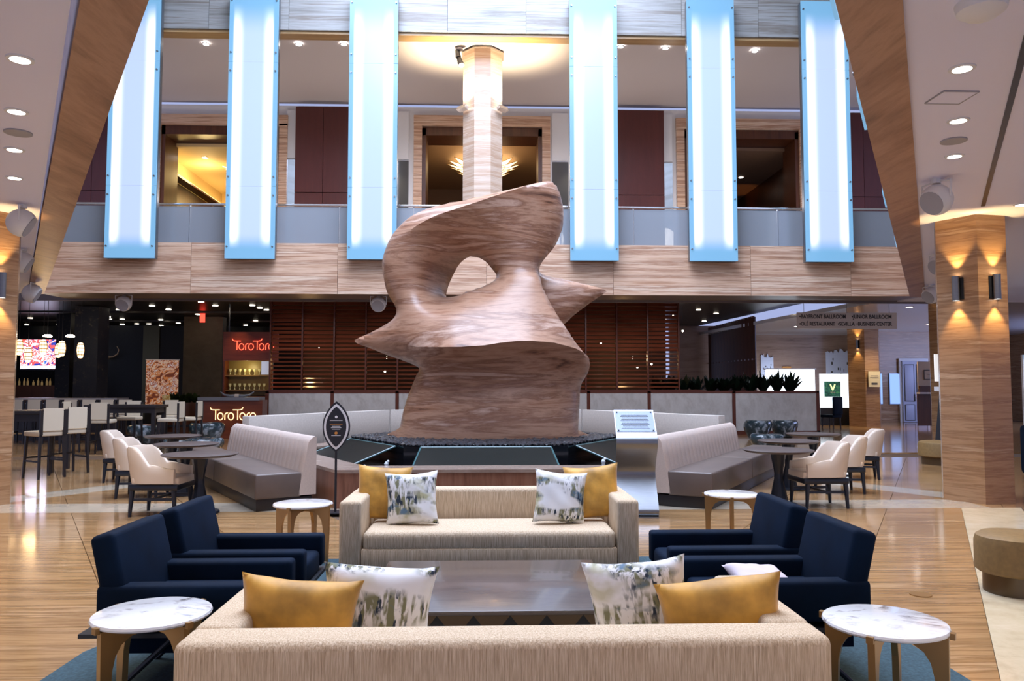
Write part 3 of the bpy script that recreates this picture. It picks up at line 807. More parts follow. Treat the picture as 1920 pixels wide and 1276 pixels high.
# bench backs around the rear sides of the fountain
def wallseg(name, a, b, z0, z1, th, mat, parent, outn=1):
    a = Vector(a); b = Vector(b); d = (b-a); L_ = d.length; ang = atan2(d.y, d.x)
    bm = NB(); bx(bm, (L_/2, outn*th/2, (z0+z1)/2), (L_-.012, th, z1-z0), None, .012, 2)
    return ob(name, bm, mat, parent, (a.x, a.y, 0), ang, smooth=True)
bk = thing('low_panel_wall', 'low cream upholstered wall of panels around the back of the fountain', 'low wall', (0, SC, 0))
hb = hexp(RO+.35)
M['cream_wall'] = plain('cream_wall_panel', (.50, .45, .40), .7, noise=.08, nscale=30)
for i, (zA, zB) in ((0, (.4, .99)), (1, (.4, .99)), (2, (.4, .99))):
    a, b = Vector(hb[i]), Vector(hb[i+1])
    for k in range(2):
        p = a+(b-a)*((.05 if i == 0 else 0) if k == 0 else .5); q_ = a+(b-a)*(.5 if k == 0 else (.95 if i == 2 else 1))
        wallseg('back_panel', p, q_, zA, zB, .16, M['cream_wall'], bk, -1)
    wallseg('plinth_panel', a+(b-a)*(.05 if i == 0 else 0), a+(b-a)*(.95 if i == 2 else 1), 0, .4, .12, M['curb'], bk, -1)

# ================================================================== BANQUETTES
def banquette(sg, label):
    t = thing('banquette', label, 'banquette', (sg*2.12, 9.72, 0), 0)
    d = Vector((sg*.515, .857, 0)).normalized(); nrm = Vector((sg*d.y, -sg*d.x*sg*sg, 0))   # outwards from the fountain
    nrm = Vector((sg*.857, -.515, 0))
    ang = atan2(d.y, d.x)
    L_ = 3.95
    # local frame: x along the bench, y outwards
    def W(u, v, z): return d*u+nrm*v+Vector((0, 0, z))
    # back with channels
    bm = NB(); n = 132; zs = [.16, .40, .62, .80, .855, .87]; rows = []
    for i in range(n+1):
        u = L_*i/n; ch = abs(sin(pi*i/6))**.35*.022; row = []
        for z in zs:
            lean = .20-.13*(z-.16)/.7; top = {.855: .03, .87: .06}.get(z, 0)
            row.append(bm.verts.new(W(u, lean-top+ch-(.01 if z > .84 else 0), z)))
        row.append(bm.verts.new(W(u, 0.0, .87))); row.append(bm.verts.new(W(u, -.02, .86))); row.append(bm.verts.new(W(u, -.02, .16)))
        rows.append(row)
    for a, b in zip(rows, rows[1:]):
        for k in range(len(a)-1): bm.faces.new((a[k], b[k], b[k+1], a[k+1]))
    bm.faces.new(rows[0]); bm.faces.new(rows[-1][::-1])
    ob('backrest', bm, M['banq'], t, smooth=True, ang=50)
    def slab(name, u0, u1, v0, v1, z0, z1, mat, bev=.02):
        bm = NB(); bx(bm, (0, 0, 0), (u1-u0, v1-v0, z1-z0), None, bev, 3)
        mt = Matrix((( d.x, nrm.x, 0, 0), (d.y, nrm.y, 0, 0), (0, 0, 1, 0), (0, 0, 0, 1)))
        for v in bm.verts: v.co = mt @ (v.co+Vector(((u0+u1)/2, (v0+v1)/2, (z0+z1)/2)))
        return ob(name, bm, mat, t, smooth=True)
    slab('seat', .0, L_/2+.25, .16, .72, .14, .44, M['seat_taupe'], .025)
    slab('seat', L_/2+.26, L_+.9, .16, .72, .14, .44, M['seat_taupe'], .025)
    slab('plinth', .02, L_+.85, .02, .70, 0, .14, M['darkwood'], .004)
    return t
banquette(-1, 'channel-tufted cream banquette with taupe seat left of the fountain')
banquette(1, 'channel-tufted cream banquette with taupe seat right of the fountain')

# ================================================================== SIGN AND PLAQUE
sg_ = thing('oval_sign_stand', 'black leaf-shaped sign with white border on a thin floor pole', 'sign', (-1.78, 9.3, 0))
def lens(w_, h_, n=20):
    pts = []
    for i in range(n+1):
        t = -1+2*i/n; pts.append((w_*(1-t*t)**.85, t*h_))
    return pts + [(-x, z) for x, z in pts[-2:0:-1]]
def lplate(w_, h_, y0, y1): b_ = NB(); plate(b_, lens(w_, h_), y0, y1); return b_
Zc = 1.01
face = ob('sign_board', lplate(.162, .30, -.008, .008), M['black'], sg_, (0, 0, Zc))
ob('border', lplate(.145, .272, -.012, -.0085), M['white'], face)
ob('face', lplate(.120, .238, -.015, -.0125), M['black'], face)
for z, w__, m in ((.075, .15, 'white'), (.03, .15, 'gold_print'), (.005, .10, 'white'), (-.012, .12, 'white'), (-.030, .10, 'white'), (-.105, .11, 'white')):
    box('print_line', (0, -.0165, z), (w__, .002, .006), M[m], face)
bm = NB(); cyl(bm, (0, -.017, .115), (0, -.015, .115), .016, n=14); ob('emblem', bm, M['white'], face)
bm = NB(); cyl(bm, (0, -.017, -.075), (0, -.015, -.075), .018, n=14); ob('emblem', bm, M['gold_print'], face)
bm = NB(); cyl(bm, (0, 0, .01), (0, 0, .73), .014, n=10); ob('pole', bm, M['black'], sg_, smooth=True)
box('base', (0, 0, .006), (.32, .26, .012), M['black'], sg_)

pq = thing('plaque_stand', 'curved brushed steel lectern with an engraved plaque beside the right banquette', 'lectern', (1.74, 9.02, 0), radians(-4))
def sheet(prof, x0, x1, th, taper=0):
    bm = NB(); A = []
    n = len(prof)
    for k, (y, z) in enumerate(prof):
        p0 = Vector((0, *prof[max(k-1, 0)])); p1 = Vector((0, *prof[min(k+1, n-1)])); t = (p1-p0).normalized(); nn = Vector((0, -t.z, t.y))
        A.append([bm.verts.new((x, y+nn.y*s, z+nn.z*s)) for x, s in ((x0, 0), (x1, 0), (x1, th), (x0, th))])
    for a, b in zip(A, A[1:]):
        for k in range(4): bm.faces.new((a[k], a[(k+1) % 4], b[(k+1) % 4], b[k]))
    bm.faces.new(A[0][::-1]); bm.faces.new(A[-1]); return bm
prof = [(-.12, .02), (-.18, .03), (-.2, .07), (-.17, .12), (.0, .34), (.06, .46), (.05, .54), (-.02, .64), (-.10, .74), (-.14, .80), (-.15, .86), (-.11, .92), (.05, 1.06), (.20, 1.20)]
def cr(pr, m=5):
    out = []
    for i in range(len(pr)-1):
        p = [np.array(pr[min(max(i+k, 0), len(pr)-1)]) for k in (-1, 0, 1, 2)]
        for j in range(m):
            t = j/m; out.append(tuple(.5*((2*p[1])+(-p[0]+p[2])*t+(2*p[0]-5*p[1]+4*p[2]-p[3])*t*t+(-p[0]+3*p[1]-3*p[2]+p[3])*t**3)))
    return out+[pr[-1]]
ob('stand', sheet(cr(prof), -.235, .235, .012), M['metal'], pq, smooth=True)
bm = NB(); rt = Matrix.Rotation(atan2(.28, .31), 3, 'X'); bx(bm, (0, .045, 1.075), (.44, .34, .012), rt, .002)
pl_ = ob('plaque', bm, plain('plaque_steel', (.20, .24, .31), .45, .3), pq)
for k in range(11):
    s = -.12+k*.022; c = Vector((0, .045, 1.075)) + rt @ Vector((0, s, .008)); bm = NB(); bx(bm, c, (.33-.02*(k % 3), .004, .001), rt); ob('print_line', bm, M['ink'], pl_)
for sx in (-1, 1):
    for sy in (-1, 1):
        bm = NB(); c = Vector((0, .045, 1.075))+rt @ Vector((sx*.20, sy*.15, .008)); cyl(bm, c, c+Vector((0, -.004, .006)), .008, n=8); ob('screw', bm, M['black'], pl_)
box('base', (.0, -.02, .008), (.46, .42, .016), M['metal'], pq)

# ================================================================== SOFAS
def pillow(w_, h_, th, mat, seed=0, wr=.0):
    n = 18; rnd = random.Random(seed); ph = [rnd.uniform(0, 6) for _ in range(6)]
    bm = NB(); G = {}
    for s in (1, -1):
        for i in range(n+1):
            for j in range(n+1):
                u = -1+2*i/n; v = -1+2*j/n
                edge = (i in (0, n) or j in (0, n))
                if s == -1 and edge: G[(s, i, j)] = G[(1, i, j)]; continue
                pin = 1-.10*(1-u*u)*(v*v) ; pin2 = 1-.10*(1-v*v)*(u*u)
                x = u*w_/2*pin2; z = v*h_/2*pin
                t = th/2*((1-u**4)*(1-v**4))**.55 if not edge else 0
                if not edge: t += .006*sin(7*u+ph[0]+3*v)*sin(5*v+ph[1])*(1-u*u)
                G[(s, i, j)] = bm.verts.new((x, -s*t+.012*sin(2.2*u+ph[2])*v, z))
    for s in (1, -1):
        for i in range(n):
            for j in range(n):
                f_ = [G[(s, i, j)], G[(s, i+1, j)], G[(s, i+1, j+1)], G[(s, i, j+1)]]
                if len(set(f_)) == 4: bm.faces.new(f_ if s == 1 else f_[::-1])
    return bm
def cushion(label, loc, w_, h_, mat, rx=0, ry=0, rz=0, seed=0, grp=None, th=.15):
    o = ob('cushion', pillow(w_, h_, th, mat, seed), mat, None, loc, smooth=True, ang=80, rot=(rx, ry, rz))
    # seam piping
    return tag(o, label, 'cushion', grp)

def sofa(label, x, y, rz):
    t = thing('sofa', label, 'sofa', (x, y, 0), rz)
    W, Dp = 2.32, .92
    # local: front at -y
    box('back', (0, Dp/2-.10, .355), (W-.0, .20, .51), M['linen'], t, .035, seg=3)
    for s in (-1, 1): box('arm', (s*(W/2-.085), -.095, .355), (.17, Dp-.19, .51), M['linen'], t, .03, seg=3)
    box('base', (0, -.10, .17), (W-.34, Dp-.21, .15), M['linen'], t, .015)
    bm = NB(); bx(bm, (0, -.13, .295), (W-.355, Dp-.28, .15), None, .045, 4)
    for v in bm.verts:
        if v.co.z > .3: v.co.z += .018*(1-(v.co.x/1.0)**2)
    ob('seat_cushion', bm, M['linen'], t, smooth=True)
    box('plinth', (0, 0, .055), (W-.16, Dp-.16, .09), M['darkwood'], t)
    return t
sofa('cream linen sofa facing the camera in front of the fountain', .03, 6.50, 0)
sofa('cream linen sofa in the foreground seen from behind', .075, 3.22, pi)
P1, P2, P3, P4 = [pattern_mat(s) for s in (1., 4., 7.3, 2.2)]
rb = radians
cushion('gold velvet cushion at the left end of the far sofa', (-.86, 6.58, .60), .46, .46, M['gold'], rb(-14), rb(4), rb(6), 1)
cushion('white brushstroke-print cushion at the left of the far sofa', (-.61, 6.43, .575), .44, .44, P1, rb(-16), rb(-4), rb(-4), 2)
cushion('white brushstroke-print cushion at the right of the far sofa', (.61, 6.43, .58), .44, .44, P2, rb(-16), rb(6), rb(4), 3)
cushion('gold velvet cushion at the right end of the far sofa', (.90, 6.58, .60), .47, .46, M['gold'], rb(-14), rb(-5), rb(-6), 4)
cushion('gold velvet cushion at the left of the foreground sofa', (-.76, 3.22, .545), .48, .40, M['gold'], rb(16), rb(7), rb(10), 5)
cushion('white brushstroke-print cushion at the left of the foreground sofa', (-.46, 3.38, .535), .48, .45, P3, rb(16), rb(4), rb(10), 6)
cushion('white brushstroke-print cushion at the right of the foreground sofa', (.66, 3.36, .55), .44, .46, P4, rb(16), rb(-8), rb(-12), 7)
cushion('gold velvet cushion at the right of the foreground sofa', (.95, 3.15, .54), .50, .42, M['gold'], rb(16), rb(-7), rb(-10), 8)

# ================================================================== COFFEE TABLE
ct = thing('coffee_table', 'large low dark coffee table with a zigzag faceted apron', 'coffee table', (.03, 4.48, 0))
box('table_top', (0, 0, .368), (1.30, 1.12, .022), M['coffee'], ct, .003)
box('body', (0, 0, .22), (1.22, 1.04, .26), M['black'], ct)
nf = 7
for k in range(nf):
    for s in (-1, 1):
        x0 = -.64+1.28*k/nf; x1 = x0+1.28/nf; bm = NB(); y = s*.552
        a = bm.verts.new((x0, y, .356)); b = bm.verts.new((x1, y, .356)); c = bm.verts.new(((x0+x1)/2, s*.525, .235)); d = bm.verts.new(((x0+x1)/2, s*.515, .356))
        for f_ in ((a, b, c), (b, d, c), (d, a, c), (b, a, d)): bm.faces.new(f_)
        ob('facet', bm, M['coffee_br'], ct)
for k in range(6):
    for s in (-1, 1):
        y0 = -.55+1.10*k/6; y1 = y0+1.10/6; bm = NB(); x = s*.642
        a = bm.verts.new((x, y0, .356)); b = bm.verts.new((x, y1, .356)); c = bm.verts.new((s*.615, (y0+y1)/2, .235)); d = bm.verts.new((s*.605, (y0+y1)/2, .356))
        for f_ in ((a, b, c), (b, d, c), (d, a, c), (b, a, d)): bm.faces.new(f_)
        ob('facet', bm, M['coffee_br'], ct)
box('plinth', (0, 0, .05), (1.0, .84, .08), M['black'], ct)

# rug
bm = NB(); prism(bm, [(-2.25, 3.4), (-1.1, 2.1), (1.3, 2.1), (2.45, 3.4), (2.45, 4.5), (1.55, 6.80), (-1.45, 6.80), (-2.25, 4.5)], .001, .012)
tag(ob('rug', bm, M['rug']), 'dark teal rug under the sofas, armchairs and coffee table', 'rug')

# ================================================================== ARMCHAIRS (front = +x locally)
def armchair(label, loc, rz):
    t = thing('armchair', label, 'armchair', loc, rz)
    Wd = .62
    bm = NB(); bx(bm, (0, 0, 0), (.12, Wd-.02, .44), None, .028, 3)
    o = ob('backrest', bm, M['navy'], t, (-.33, 0, .555), smooth=True); o.rotation_euler = (0, radians(-13), 0)
    for s in (-1, 1):
        a = box('arm', (.01, s*(Wd/2-.055), .43), (.80, .11, .20), M['navy'], t, .022, seg=3)
    box('seat', (.06, 0, .37), (.68, Wd-.22, .14), M['navy'], t, .03, seg=3)
    box('frame_plate', (-.02, 0, .300), (.88, Wd+.02, .02), M['black'], t)
    box('apron', (.02, 0, .24), (.70, Wd-.16, .10), M['navy'], t)
    for s in (-1, 1):
        for e in (-1, 1):
            bm = NB(); cyl(bm, (e*.33, s*(Wd/2-.05), .0), (e*.02, s*(Wd/2-.05), .29), .014, n=8); ob('leg', bm, M['black'], t)
    return t
armchair('navy velvet armchair nearest the camera on the left', (-1.47, 4.12, .013), 0)
armchair('navy velvet armchair farther back on the left, beside the coffee table', (-1.46, 4.86, .013), 0)
armchair('navy velvet armchair nearest the camera on the right', (1.50, 4.10, .013), pi)
armchair('navy velvet armchair farther back on the right, beside the coffee table', (1.49, 4.88, .013), pi)
cushion('pale lilac cushion lying on the near right armchair', (1.43, 4.08, .495), .30, .28, M['pink'], rb(-80), 0, rb(4), 9, th=.09)

# ================================================================== SIDE TABLES
def side_table(label, loc, rz=0., proto=[None]):
    if proto[0] is not None: return dup(proto[0], loc, rz, label)
    t = thing('side_table', label, 'side table', loc, rz, 'round marble side tables')
    bm = NB(); R = .25; lathe(bm, [(0, .478), (R-.012, .478), (R-.002, .483), (R, .490), (R-.004, .499), (R-.012, .502), (0, .502)], 48)
    ob('table_top', bm, M['side_marble'], t, smooth=True, ang=30)
    for k in range(4):
        pts = [(.0, .43), (.06, .43), (.11, .425), (.15, .40), (.175, .36), (.188, .30), (.200, .0), (.232, .0), (.240, .30), (.243, .475), (.0, .475)]
        bm = NB(); plate(bm, pts, -.014, .014)
        l = ob('leg', bm, M['brass'], t, rz=pi/4+k*pi/2)
        bm = NB(); bx(bm, (.256, 0, .482), (.02, .028, .026)); ob('clip', bm, M['brass'], l)
    proto[0] = t; return t
side_table('round marble side table in front of the near left armchair', (-1.475, 3.54, 0), .2)
side_table('round marble side table left of the far sofa', (-1.56, 6.72, 0), .55, )
side_table('round marble side table beside the foreground sofa on the right', (1.70, 3.31, 0), .1)
side_table('round marble side table right of the far sofa', (2.28, 7.19, 0), .5)

# ================================================================== COCKTAIL TABLES
def cocktail(label, loc, proto=[None]):
    if proto[0] is not None: return dup(proto[0], loc, 0, label)
    t = thing('pedestal_table', label, 'table', loc, 0, 'round pedestal tables by the banquettes')
    bm = NB(); R = .43; lathe(bm, [(0, .665), (R-.05, .665), (R-.01, .68), (R, .69), (R, .695), (R-.01, .70), (0, .70)], 48); ob('table_top', bm, M['tabletop'], t, smooth=True)
    bm = NB(); lathe(bm, [(.0, .03), (.115, .03), (.105, .10), (.08, .22), (.055, .34), (.052, .40), (.06, .46), (.085, .58), (.10, .665), (0, .665)], 12); ob('pedestal', bm, M['navy_wood'], t)
    bm = NB(); lathe(bm, [(0, 0), (.225, 0), (.23, .01), (.225, .03), (0, .032)], 28); ob('base', bm, M['navy_wood'], t)
    proto[0] = t; return t
for x, y, lb in ((-3.37, 9.3, 'dark round pedestal table nearest the camera by the left banquette'), (-4.15, 10.9, 'middle dark round pedestal table by the left banquette'), (-5.02, 12.65, 'farthest dark round pedestal table by the left banquette'),
                 (3.66, 9.65, 'dark round pedestal table nearest the camera by the right banquette'), (4.40, 11.2, 'middle dark round pedestal table by the right banquette'), (5.45, 12.8, 'farthest dark round pedestal table by the right banquette')):
    cocktail(lb, (x, y, 0))

# ================================================================== CREAM CHAIRS (front = +x)
def tubchair(label, loc, rz, proto=[None]):
    if proto[0] is not None: return dup(proto[0], loc, rz, label)
    t = thing('tub_chair', label, 'chair', loc, rz, 'cream tub chairs with dark legs')
    # shell: U path in plan, height varies
    path = []
    hw = .245
    for i in range(9): path.append((.25-.34*i/8, -hw-.0, ))
    for i in range(1, 12):
        a = -pi/2-pi*i/12; path.append((-.09+.20*cos(a), hw*sin(a)))
    for i in range(9): path.append((-.09+.34*i/8, hw))
    n = len(path); bm = NB(); rows = []
    for i, (x, y) in enumerate(path):
        s = abs(2*i/(n-1)-1)     # 1 at arm tips, 0 at back centre
        top = .79-.20*sm(.28, .52, s)-.05*sm(.5, 1, s); bot = .37+.02*(1-s)*0
        back = sm(.45, .1, s)
        p0 = path[max(i-1, 0)]; p1 = path[min(i+1, n-1)]; tx, ty = p1[0]-p0[0], p1[1]-p0[1]; l = math.hypot(tx, ty); nx, ny = -ty/l, tx/l
        # n points inward? path goes clockwise: choose outward by sign
        if nx*(x-.0)+ny*y < 0: nx, ny = -nx, -ny
        lean = -.07*back
        r = []
        for (o_, z, ln) in ((.0, bot, 0), (.032, bot+.01, 0), (.034, (bot+top)/2, .5), (.030, top-.03, 1), (.015, top, 1), (-.015, top, 1), (-.028, top-.03, 1), (-.024, (bot+top)/2, .5), (-.02, bot+.01, 0)):
            r.append(bm.verts.new((x+nx*o_+lean*ln, y+ny*o_, z)))
        rows.append(r)
    for a, b in zip(rows, rows[1:]):
        m_ = len(a)
        for k in range(m_): bm.faces.new((a[k], a[(k+1) % m_], b[(k+1) % m_], b[k]))
    bm.faces.new(rows[0][::-1]); bm.faces.new(rows[-1])
    ob('shell', bm, M['cream'], t, smooth=True, ang=60)
    box('seat', (.02, 0, .40), (.54, .48, .10), M['cream'], t, .03, seg=3)
    box('seat_frame', (.01, 0, .335), (.56, .52, .07), M['navy_wood'], t, .012)
    for sx in (-1, 1):
        for sy in (-1, 1):
            bm = NB(); cyl(bm, (sx*.255-.0, sy*.235, .0), (sx*.235, sy*.225, .33), .019, .032, n=8); ob('leg', bm, M['navy_wood'], t, smooth=True)
    bm = NB(); bx(bm, (0, .225, .20), (.46, .02, .03)); bx(bm, (0, -.225, .20), (.46, .02, .03)); bx(bm, (0, 0, .20), (.02, .45, .025)); ob('stretcher', bm, M['navy_wood'], t)
    proto[0] = t; return t
for x, y, a, lb in ((-3.80, 9.28, -.02, 'cream tub chair nearest the camera on the left'), (-4.66, 10.75, .08, 'middle cream tub chair on the left'), (-5.68, 12.5, .15, 'farthest cream tub chair on the left, by the bar stools'),
                    (4.15, 9.62, pi+.02, 'cream tub chair nearest the camera on the right'), (4.98, 10.85, pi-.08, 'middle cream tub chair on the right'), (6.08, 12.5, pi-.35, 'farthest cream tub chair on the right, by the big column')):
    tubchair(lb, (x, y, 0), a)

# ================================================================== BOULDER STOOLS, OTTOMANS
def boulder(label, loc, sd, sx=.36, sy=.33, h=.50):
    rnd = random.Random(sd); bm = NB(); ph = [rnd.uniform(0, 6) for _ in range(8)]
    n = 18; prof = [(0, 0), (.55, .0), (.72, .10), (.80, .25), (.92, .42), (1.0, .6), (1.02, .8), (.98, .93), (.90, 1.0), (.5, .97), (0, .96)]
    rings = []
    for r, z in prof:
        if r == 0: rings.append([bm.verts.new((0, 0, z*h))]); continue
        ring = []
        for i in range(n):
            a = 2*pi*i/n; k = 1+.07*sin(2*a+ph[0])+.06*sin(3*a+ph[1]+z*2)+.03*sin(7*a+ph[2]+z*5)
            ring.append(bm.verts.new((r*sx*k*cos(a), r*sy*k*sin(a), z*h+.012*sin(3*a+ph[3])*(z > .9))))
        rings.append(ring)
    for a, b in zip(rings, rings[1:]):
        for i in range(n):
            j = (i+1) % n
            if len(a) == 1: bm.faces.new((a[0], b[j], b[i]))
            elif len(b) == 1: bm.faces.new((a[i], a[j], b[0]))
            else: bm.faces.new((a[i], a[j], b[j], b[i]))
    o = ob('stone_stool', bm, M['stone'], None, loc, smooth=True, ang=50); return tag(o, label, 'stool')
boulder('polished dark rock stool behind the right banquette, left of its pair', (7.6, 21.5, 0), 1, .36, .34, .52)
boulder('polished dark rock stool standing before the grey marble partition', (8.55, 22.0, 0), 2, .38, .34, .50)
boulder('polished dark rock stool by the toro sign stand', (-7.3, 20.6, 0), 3, .42, .36, .52)
boulder('polished dark rock stool under the poster, beside the bar stools', (-8.6, 20.0, 0), 4, .44, .36, .50)
boulder('rough rock stool between the left pedestal tables', (-5.95, 15.2, 0), 5, .30, .28, .44)
boulder('flat rock table behind the left banquette end', (-6.2, 17.3, 0), 6, .42, .36, .34)
boulder('flat rock table behind the right pedestal tables', (6.55, 18.0, 0), 7, .36, .30, .36)
def ottoman(label, loc, r, h):
    t = thing('ottoman', label, 'ottoman', loc)
    bm = NB(); lathe(bm, [(0, h*.34), (r-.02, h*.34), (r, h*.38), (r, h-.06), (r-.012, h-.02), (r-.045, h), (0, h+.004)], 36); ob('seat', bm, M['ott'], t, smooth=True)
    bm = NB(); lathe(bm, [(0, 0), (r-.05, 0), (r-.05, h*.34), (0, h*.34)], 32); ob('base', bm, plain('bronze_base', (.12, .085, .05), .3, .7), t, smooth=True)
ottoman('round olive-gold ottoman at the right edge of the photo', (3.87, 5.60, 0), .27, .42)
ottoman('small round gold ottoman beside the big right column, farther away', (8.75, 14.6, 0), .45, .43)

# ================================================================== LOUVRE SCREEN AND PARTITION
PY = 23.5
lv = thing('louvre_screen', 'mahogany louvred screen of horizontal slats behind the sculpture', 'screen', (0, PY+.1, 1.33))
x0 = -6.52; pitch = .956; rows_n = 22; Hl = 2.78
sl = None
for b_ in range(13):
    for r in range(rows_n):
        z = .06+Hl*(r+.5)/rows_n
        tilt = radians(62 if r > 15 else (48 if r > 8 else 22)) + radians(random.uniform(-4, 4))
        if sl is None:
            sl = box('slat', (0, 0, 0), (pitch-.05, .115, .012), M['wood_slat'], lv); o = sl
        else:
            o = sl.copy(); COL.objects.link(o)
        o.location = (x0+pitch*(b_+.5), 0, z); o.rotation_euler = (tilt, 0, 0)
for b_ in range(14): box('mullion', (x0+pitch*b_, 0, Hl/2+.03), (.045, .14, Hl+.06), M['wood_frame'], lv)
box('top_rail', (0, 0, Hl+.07), (13.2, .14, .06), M['wood_frame'], lv)
box('bottom_rail', (0, 0, .015), (13.2, .16, .05), M['wood_frame'], lv)
pt = thing('marble_partition', 'low partition of grey marble panels in mahogany frames', 'partition', (0, PY, 0))
edges_ = [-6.55, -4.55, -2.5, -.4, 1.75, 3.85, 5.1, 6.6, 10.2]
edges_ = [-6.55, -4.62, -2.68, -.7, 1.2, 3.1, 4.95, 7.55, 10.15]
for a, b in zip(edges_, edges_[1:]):
    box('marble_panel', ((a+b)/2, 0, .70), (b-a-.08, .14, 1.16), M['marble_grey'], pt)
for a in edges_: box('frame_post', (a, 0, .66), (.10, .18, 1.32), M['wood_frame'], pt)
box('frame_rail', (1.8, 0, 1.30), (16.8, .18, .06), M['wood_frame'], pt)
box('frame_rail', (1.8, 0, .06), (16.8, .18, .12), M['wood_frame'], pt)
struct(box('wall_behind_louvre', (0, 26.8, 2.1), (12.5, .1, 4.2), plain('warm_dark', (.03, .012, .008), .7)))
for x, z in ((-3.1, 2.2), (-3.15, 1.75), (3.6, 2.7), (4.6, 2.2), (4.75, 1.9), (5.2, 2.0), (5.9, 3.6), (6.2, 3.1), (-5.2, 2.5)):
    t = thing('pendant_bulb', 'tiny warm bulb glinting behind the louvred screen', 'light bulb', (x*1.05, 25.4, z+.2), 0, 'bulbs behind the louvred screen')
    bm = NB(); bmesh.ops.create_icosphere(bm, subdivisions=1, radius=.035); ob('bulb', bm, M['lamp'], t); bm = NB(); cyl(bm, (0, 0, .03), (0, 0, 4.1-z-.2), .004, n=4); ob('cord', bm, M['black'], t)
pointl('screen_glow', (-5.6, 24.6, 2.2), 40, (1, .6, .25)); pointl('screen_glow', (4.5, 25.2, 2.4), 40, (1, .6, .25)); pointl('screen_glow', (0, 25.2, 2.4), 25, (1, .6, .25))

# planter with leafy plants behind the right partition
def plant(label, loc, n, h, spread, mat, grp, pot=None):
    t = thing('leafy_plant', label, 'plant', loc, random.uniform(0, 6), grp)
    for i in range(n):
        a = random.uniform(0, 2*pi); L_ = h*random.uniform(.6, 1.1); wv = random.uniform(.06, .11); o_ = random.uniform(.25, .8)
        bm = NB(); r_ = []
        for k in range(5):
            s = k/4; rr = spread*o_*s; zz = L_*(s-.35*o_*s*s); ww = wv*sin(pi*min(.98, s*.85+.12))
            c = Vector((rr*cos(a), rr*sin(a), zz)); sd = Vector((-sin(a), cos(a), 0))
            r_.append((bm.verts.new(c+sd*ww), bm.verts.new(c-sd*ww+Vector((0, 0, .01)))))
        for p, q_ in zip(r_, r_[1:]): bm.faces.new((p[0], p[1], q_[1], q_[0]))
        bmesh.ops.solidify(bm, geom=bm.faces[:], thickness=.004)
        ob('leaf', bm, mat, t)
    return t
pls = []
for i in range(11):
    x = 5.3+i*.42; pls.append(x)
    plant('dark glossy leafy plant in the row behind the marble partition', (x, PY+.45, 1.22), 24, .62+(.16 if i > 5 else 0), .62, M['leaf'], 'leafy plants behind the marble partition')
tr_ = tag(box('planter_trough', (7.5, PY+.45, .62), (5.0, .5, 1.2), M['wood_frame']), 'long planter trough behind the right marble partition', 'planter')
for i in range(4):
    plant('green leafy plant by the restaurant host stand', (-9.2+i*.2, 23.2, .96), 12, .36, .3, M['leaf2'], 'plants by the restaurant host stand')
bp_ = thing('barrel_planter', 'dark wooden barrel planter left of the host stand', 'planter', (-8.95, 23.3, 0))
bm = NB(); lathe(bm, [(0, 0), (.48, 0), (.60, .5), (.55, 1.0), (.50, 1.0), (.48, .95), (0, .95)], 20); ob('barrel', bm, M['wood_brown'], bp_, smooth=True)
bm = NB(); lathe(bm, [(.565, .3), (.60, .3), (.61, .36), (.58, .36)], 20); ob('hoop', bm, M['black'], bp_)

# ================================================================== RESTAURANT, LEFT
struct(box('wall_restaurant', (-14, 34.6, 2.1), (18, .2, 4.4), M['darkwall']))
struct(box('wall_restaurant_side', (-22, 26, 2.1), (.2, 20, 4.4), M['darkwall']))
ceil_poly('ceiling_restaurant', [(-22, FY+1.3), (10.4, FY+1.3), (9.2, 34.6), (-22, 34.6)], M['ceil_dark'], 4.10)
struct(box('trim_5', (0, FY+1.27, 3.9), (26, .06, .5), M['soffit']))
for y in (23.2, 27.6, 31.5): struct(box('trim_6', (-12, y, 4.07), (13, .25, .06), plain('dark_rib', (.04, .03, .025), .4)))
pts = [(-12.64,26.92),(-10.93,25.56),(-10.9,26.8),(-8.89,24.3),(-8.84,25.43),(-7.6,25.28),(-7.61,26.14),(-7.58,26.82),(-14.35,29.74),(-14.8,30.78),(-14.3,30.76),(-15.55,33.47),(-14.8,33.16),(-14.29,33.14),(-12.92,31.05),(-14.17,34.11),(-12.85,32.62),(-10.57,28.59),(-11.64,31.43),(-12.79,33.77),(-11.55,33.63),(-9.29,31.35),(-10.4,33.69),(-15.7,29.71),(-19.73,33.8),(-18.31,33.66),(-16.41,30.67),(-17.62,30.39),(7.3,26.3),(8.3,27.6),(7.1,30.5),(8.8,30.9)]
lp = None
for x, y in pts:
    if lp is None:
        lp = thing('recessed_lamp', 'small round recessed downlight in the dark restaurant ceiling', 'ceiling light', (x, y, 4.095), 0, 'downlights in the dark restaurant ceiling')
        bm = NB(); cyl(bm, (0, 0, -.012), (0, 0, 0), .085, n=14); ob('lens', bm, M['lamp'], lp)
    else: dup(lp, (x, y, 4.095))
for x, y in ((-8.2, 25), (-11.5, 27), (-14.5, 31), (-17.5, 31), (-10.5, 31.5), (8.2, 28)): spot('restaurant_downlight', (x, y, 4.0), 70, (1, .78, .5), 80)
spot('restaurant_downlight', (-8.0, 19.9, 3.6), 70, (1, .78, .5), 100); spot('restaurant_downlight', (-10.5, 17.0, 3.6), 60, (1, .74, .42), 100); spot('restaurant_downlight', (-7.2, 13.6, 3.6), 60, (1, .74, .42), 85)

for x in (-5.5, -3., 0, 3., 5.5, 8.5): spot('partition_fill', (x, 20.6, 4.0), 120, (.86, .88, 1.0), 95, .7, (radians(38), 0, 0))  # added fill spots without fixtures, brightening the partition and louvres
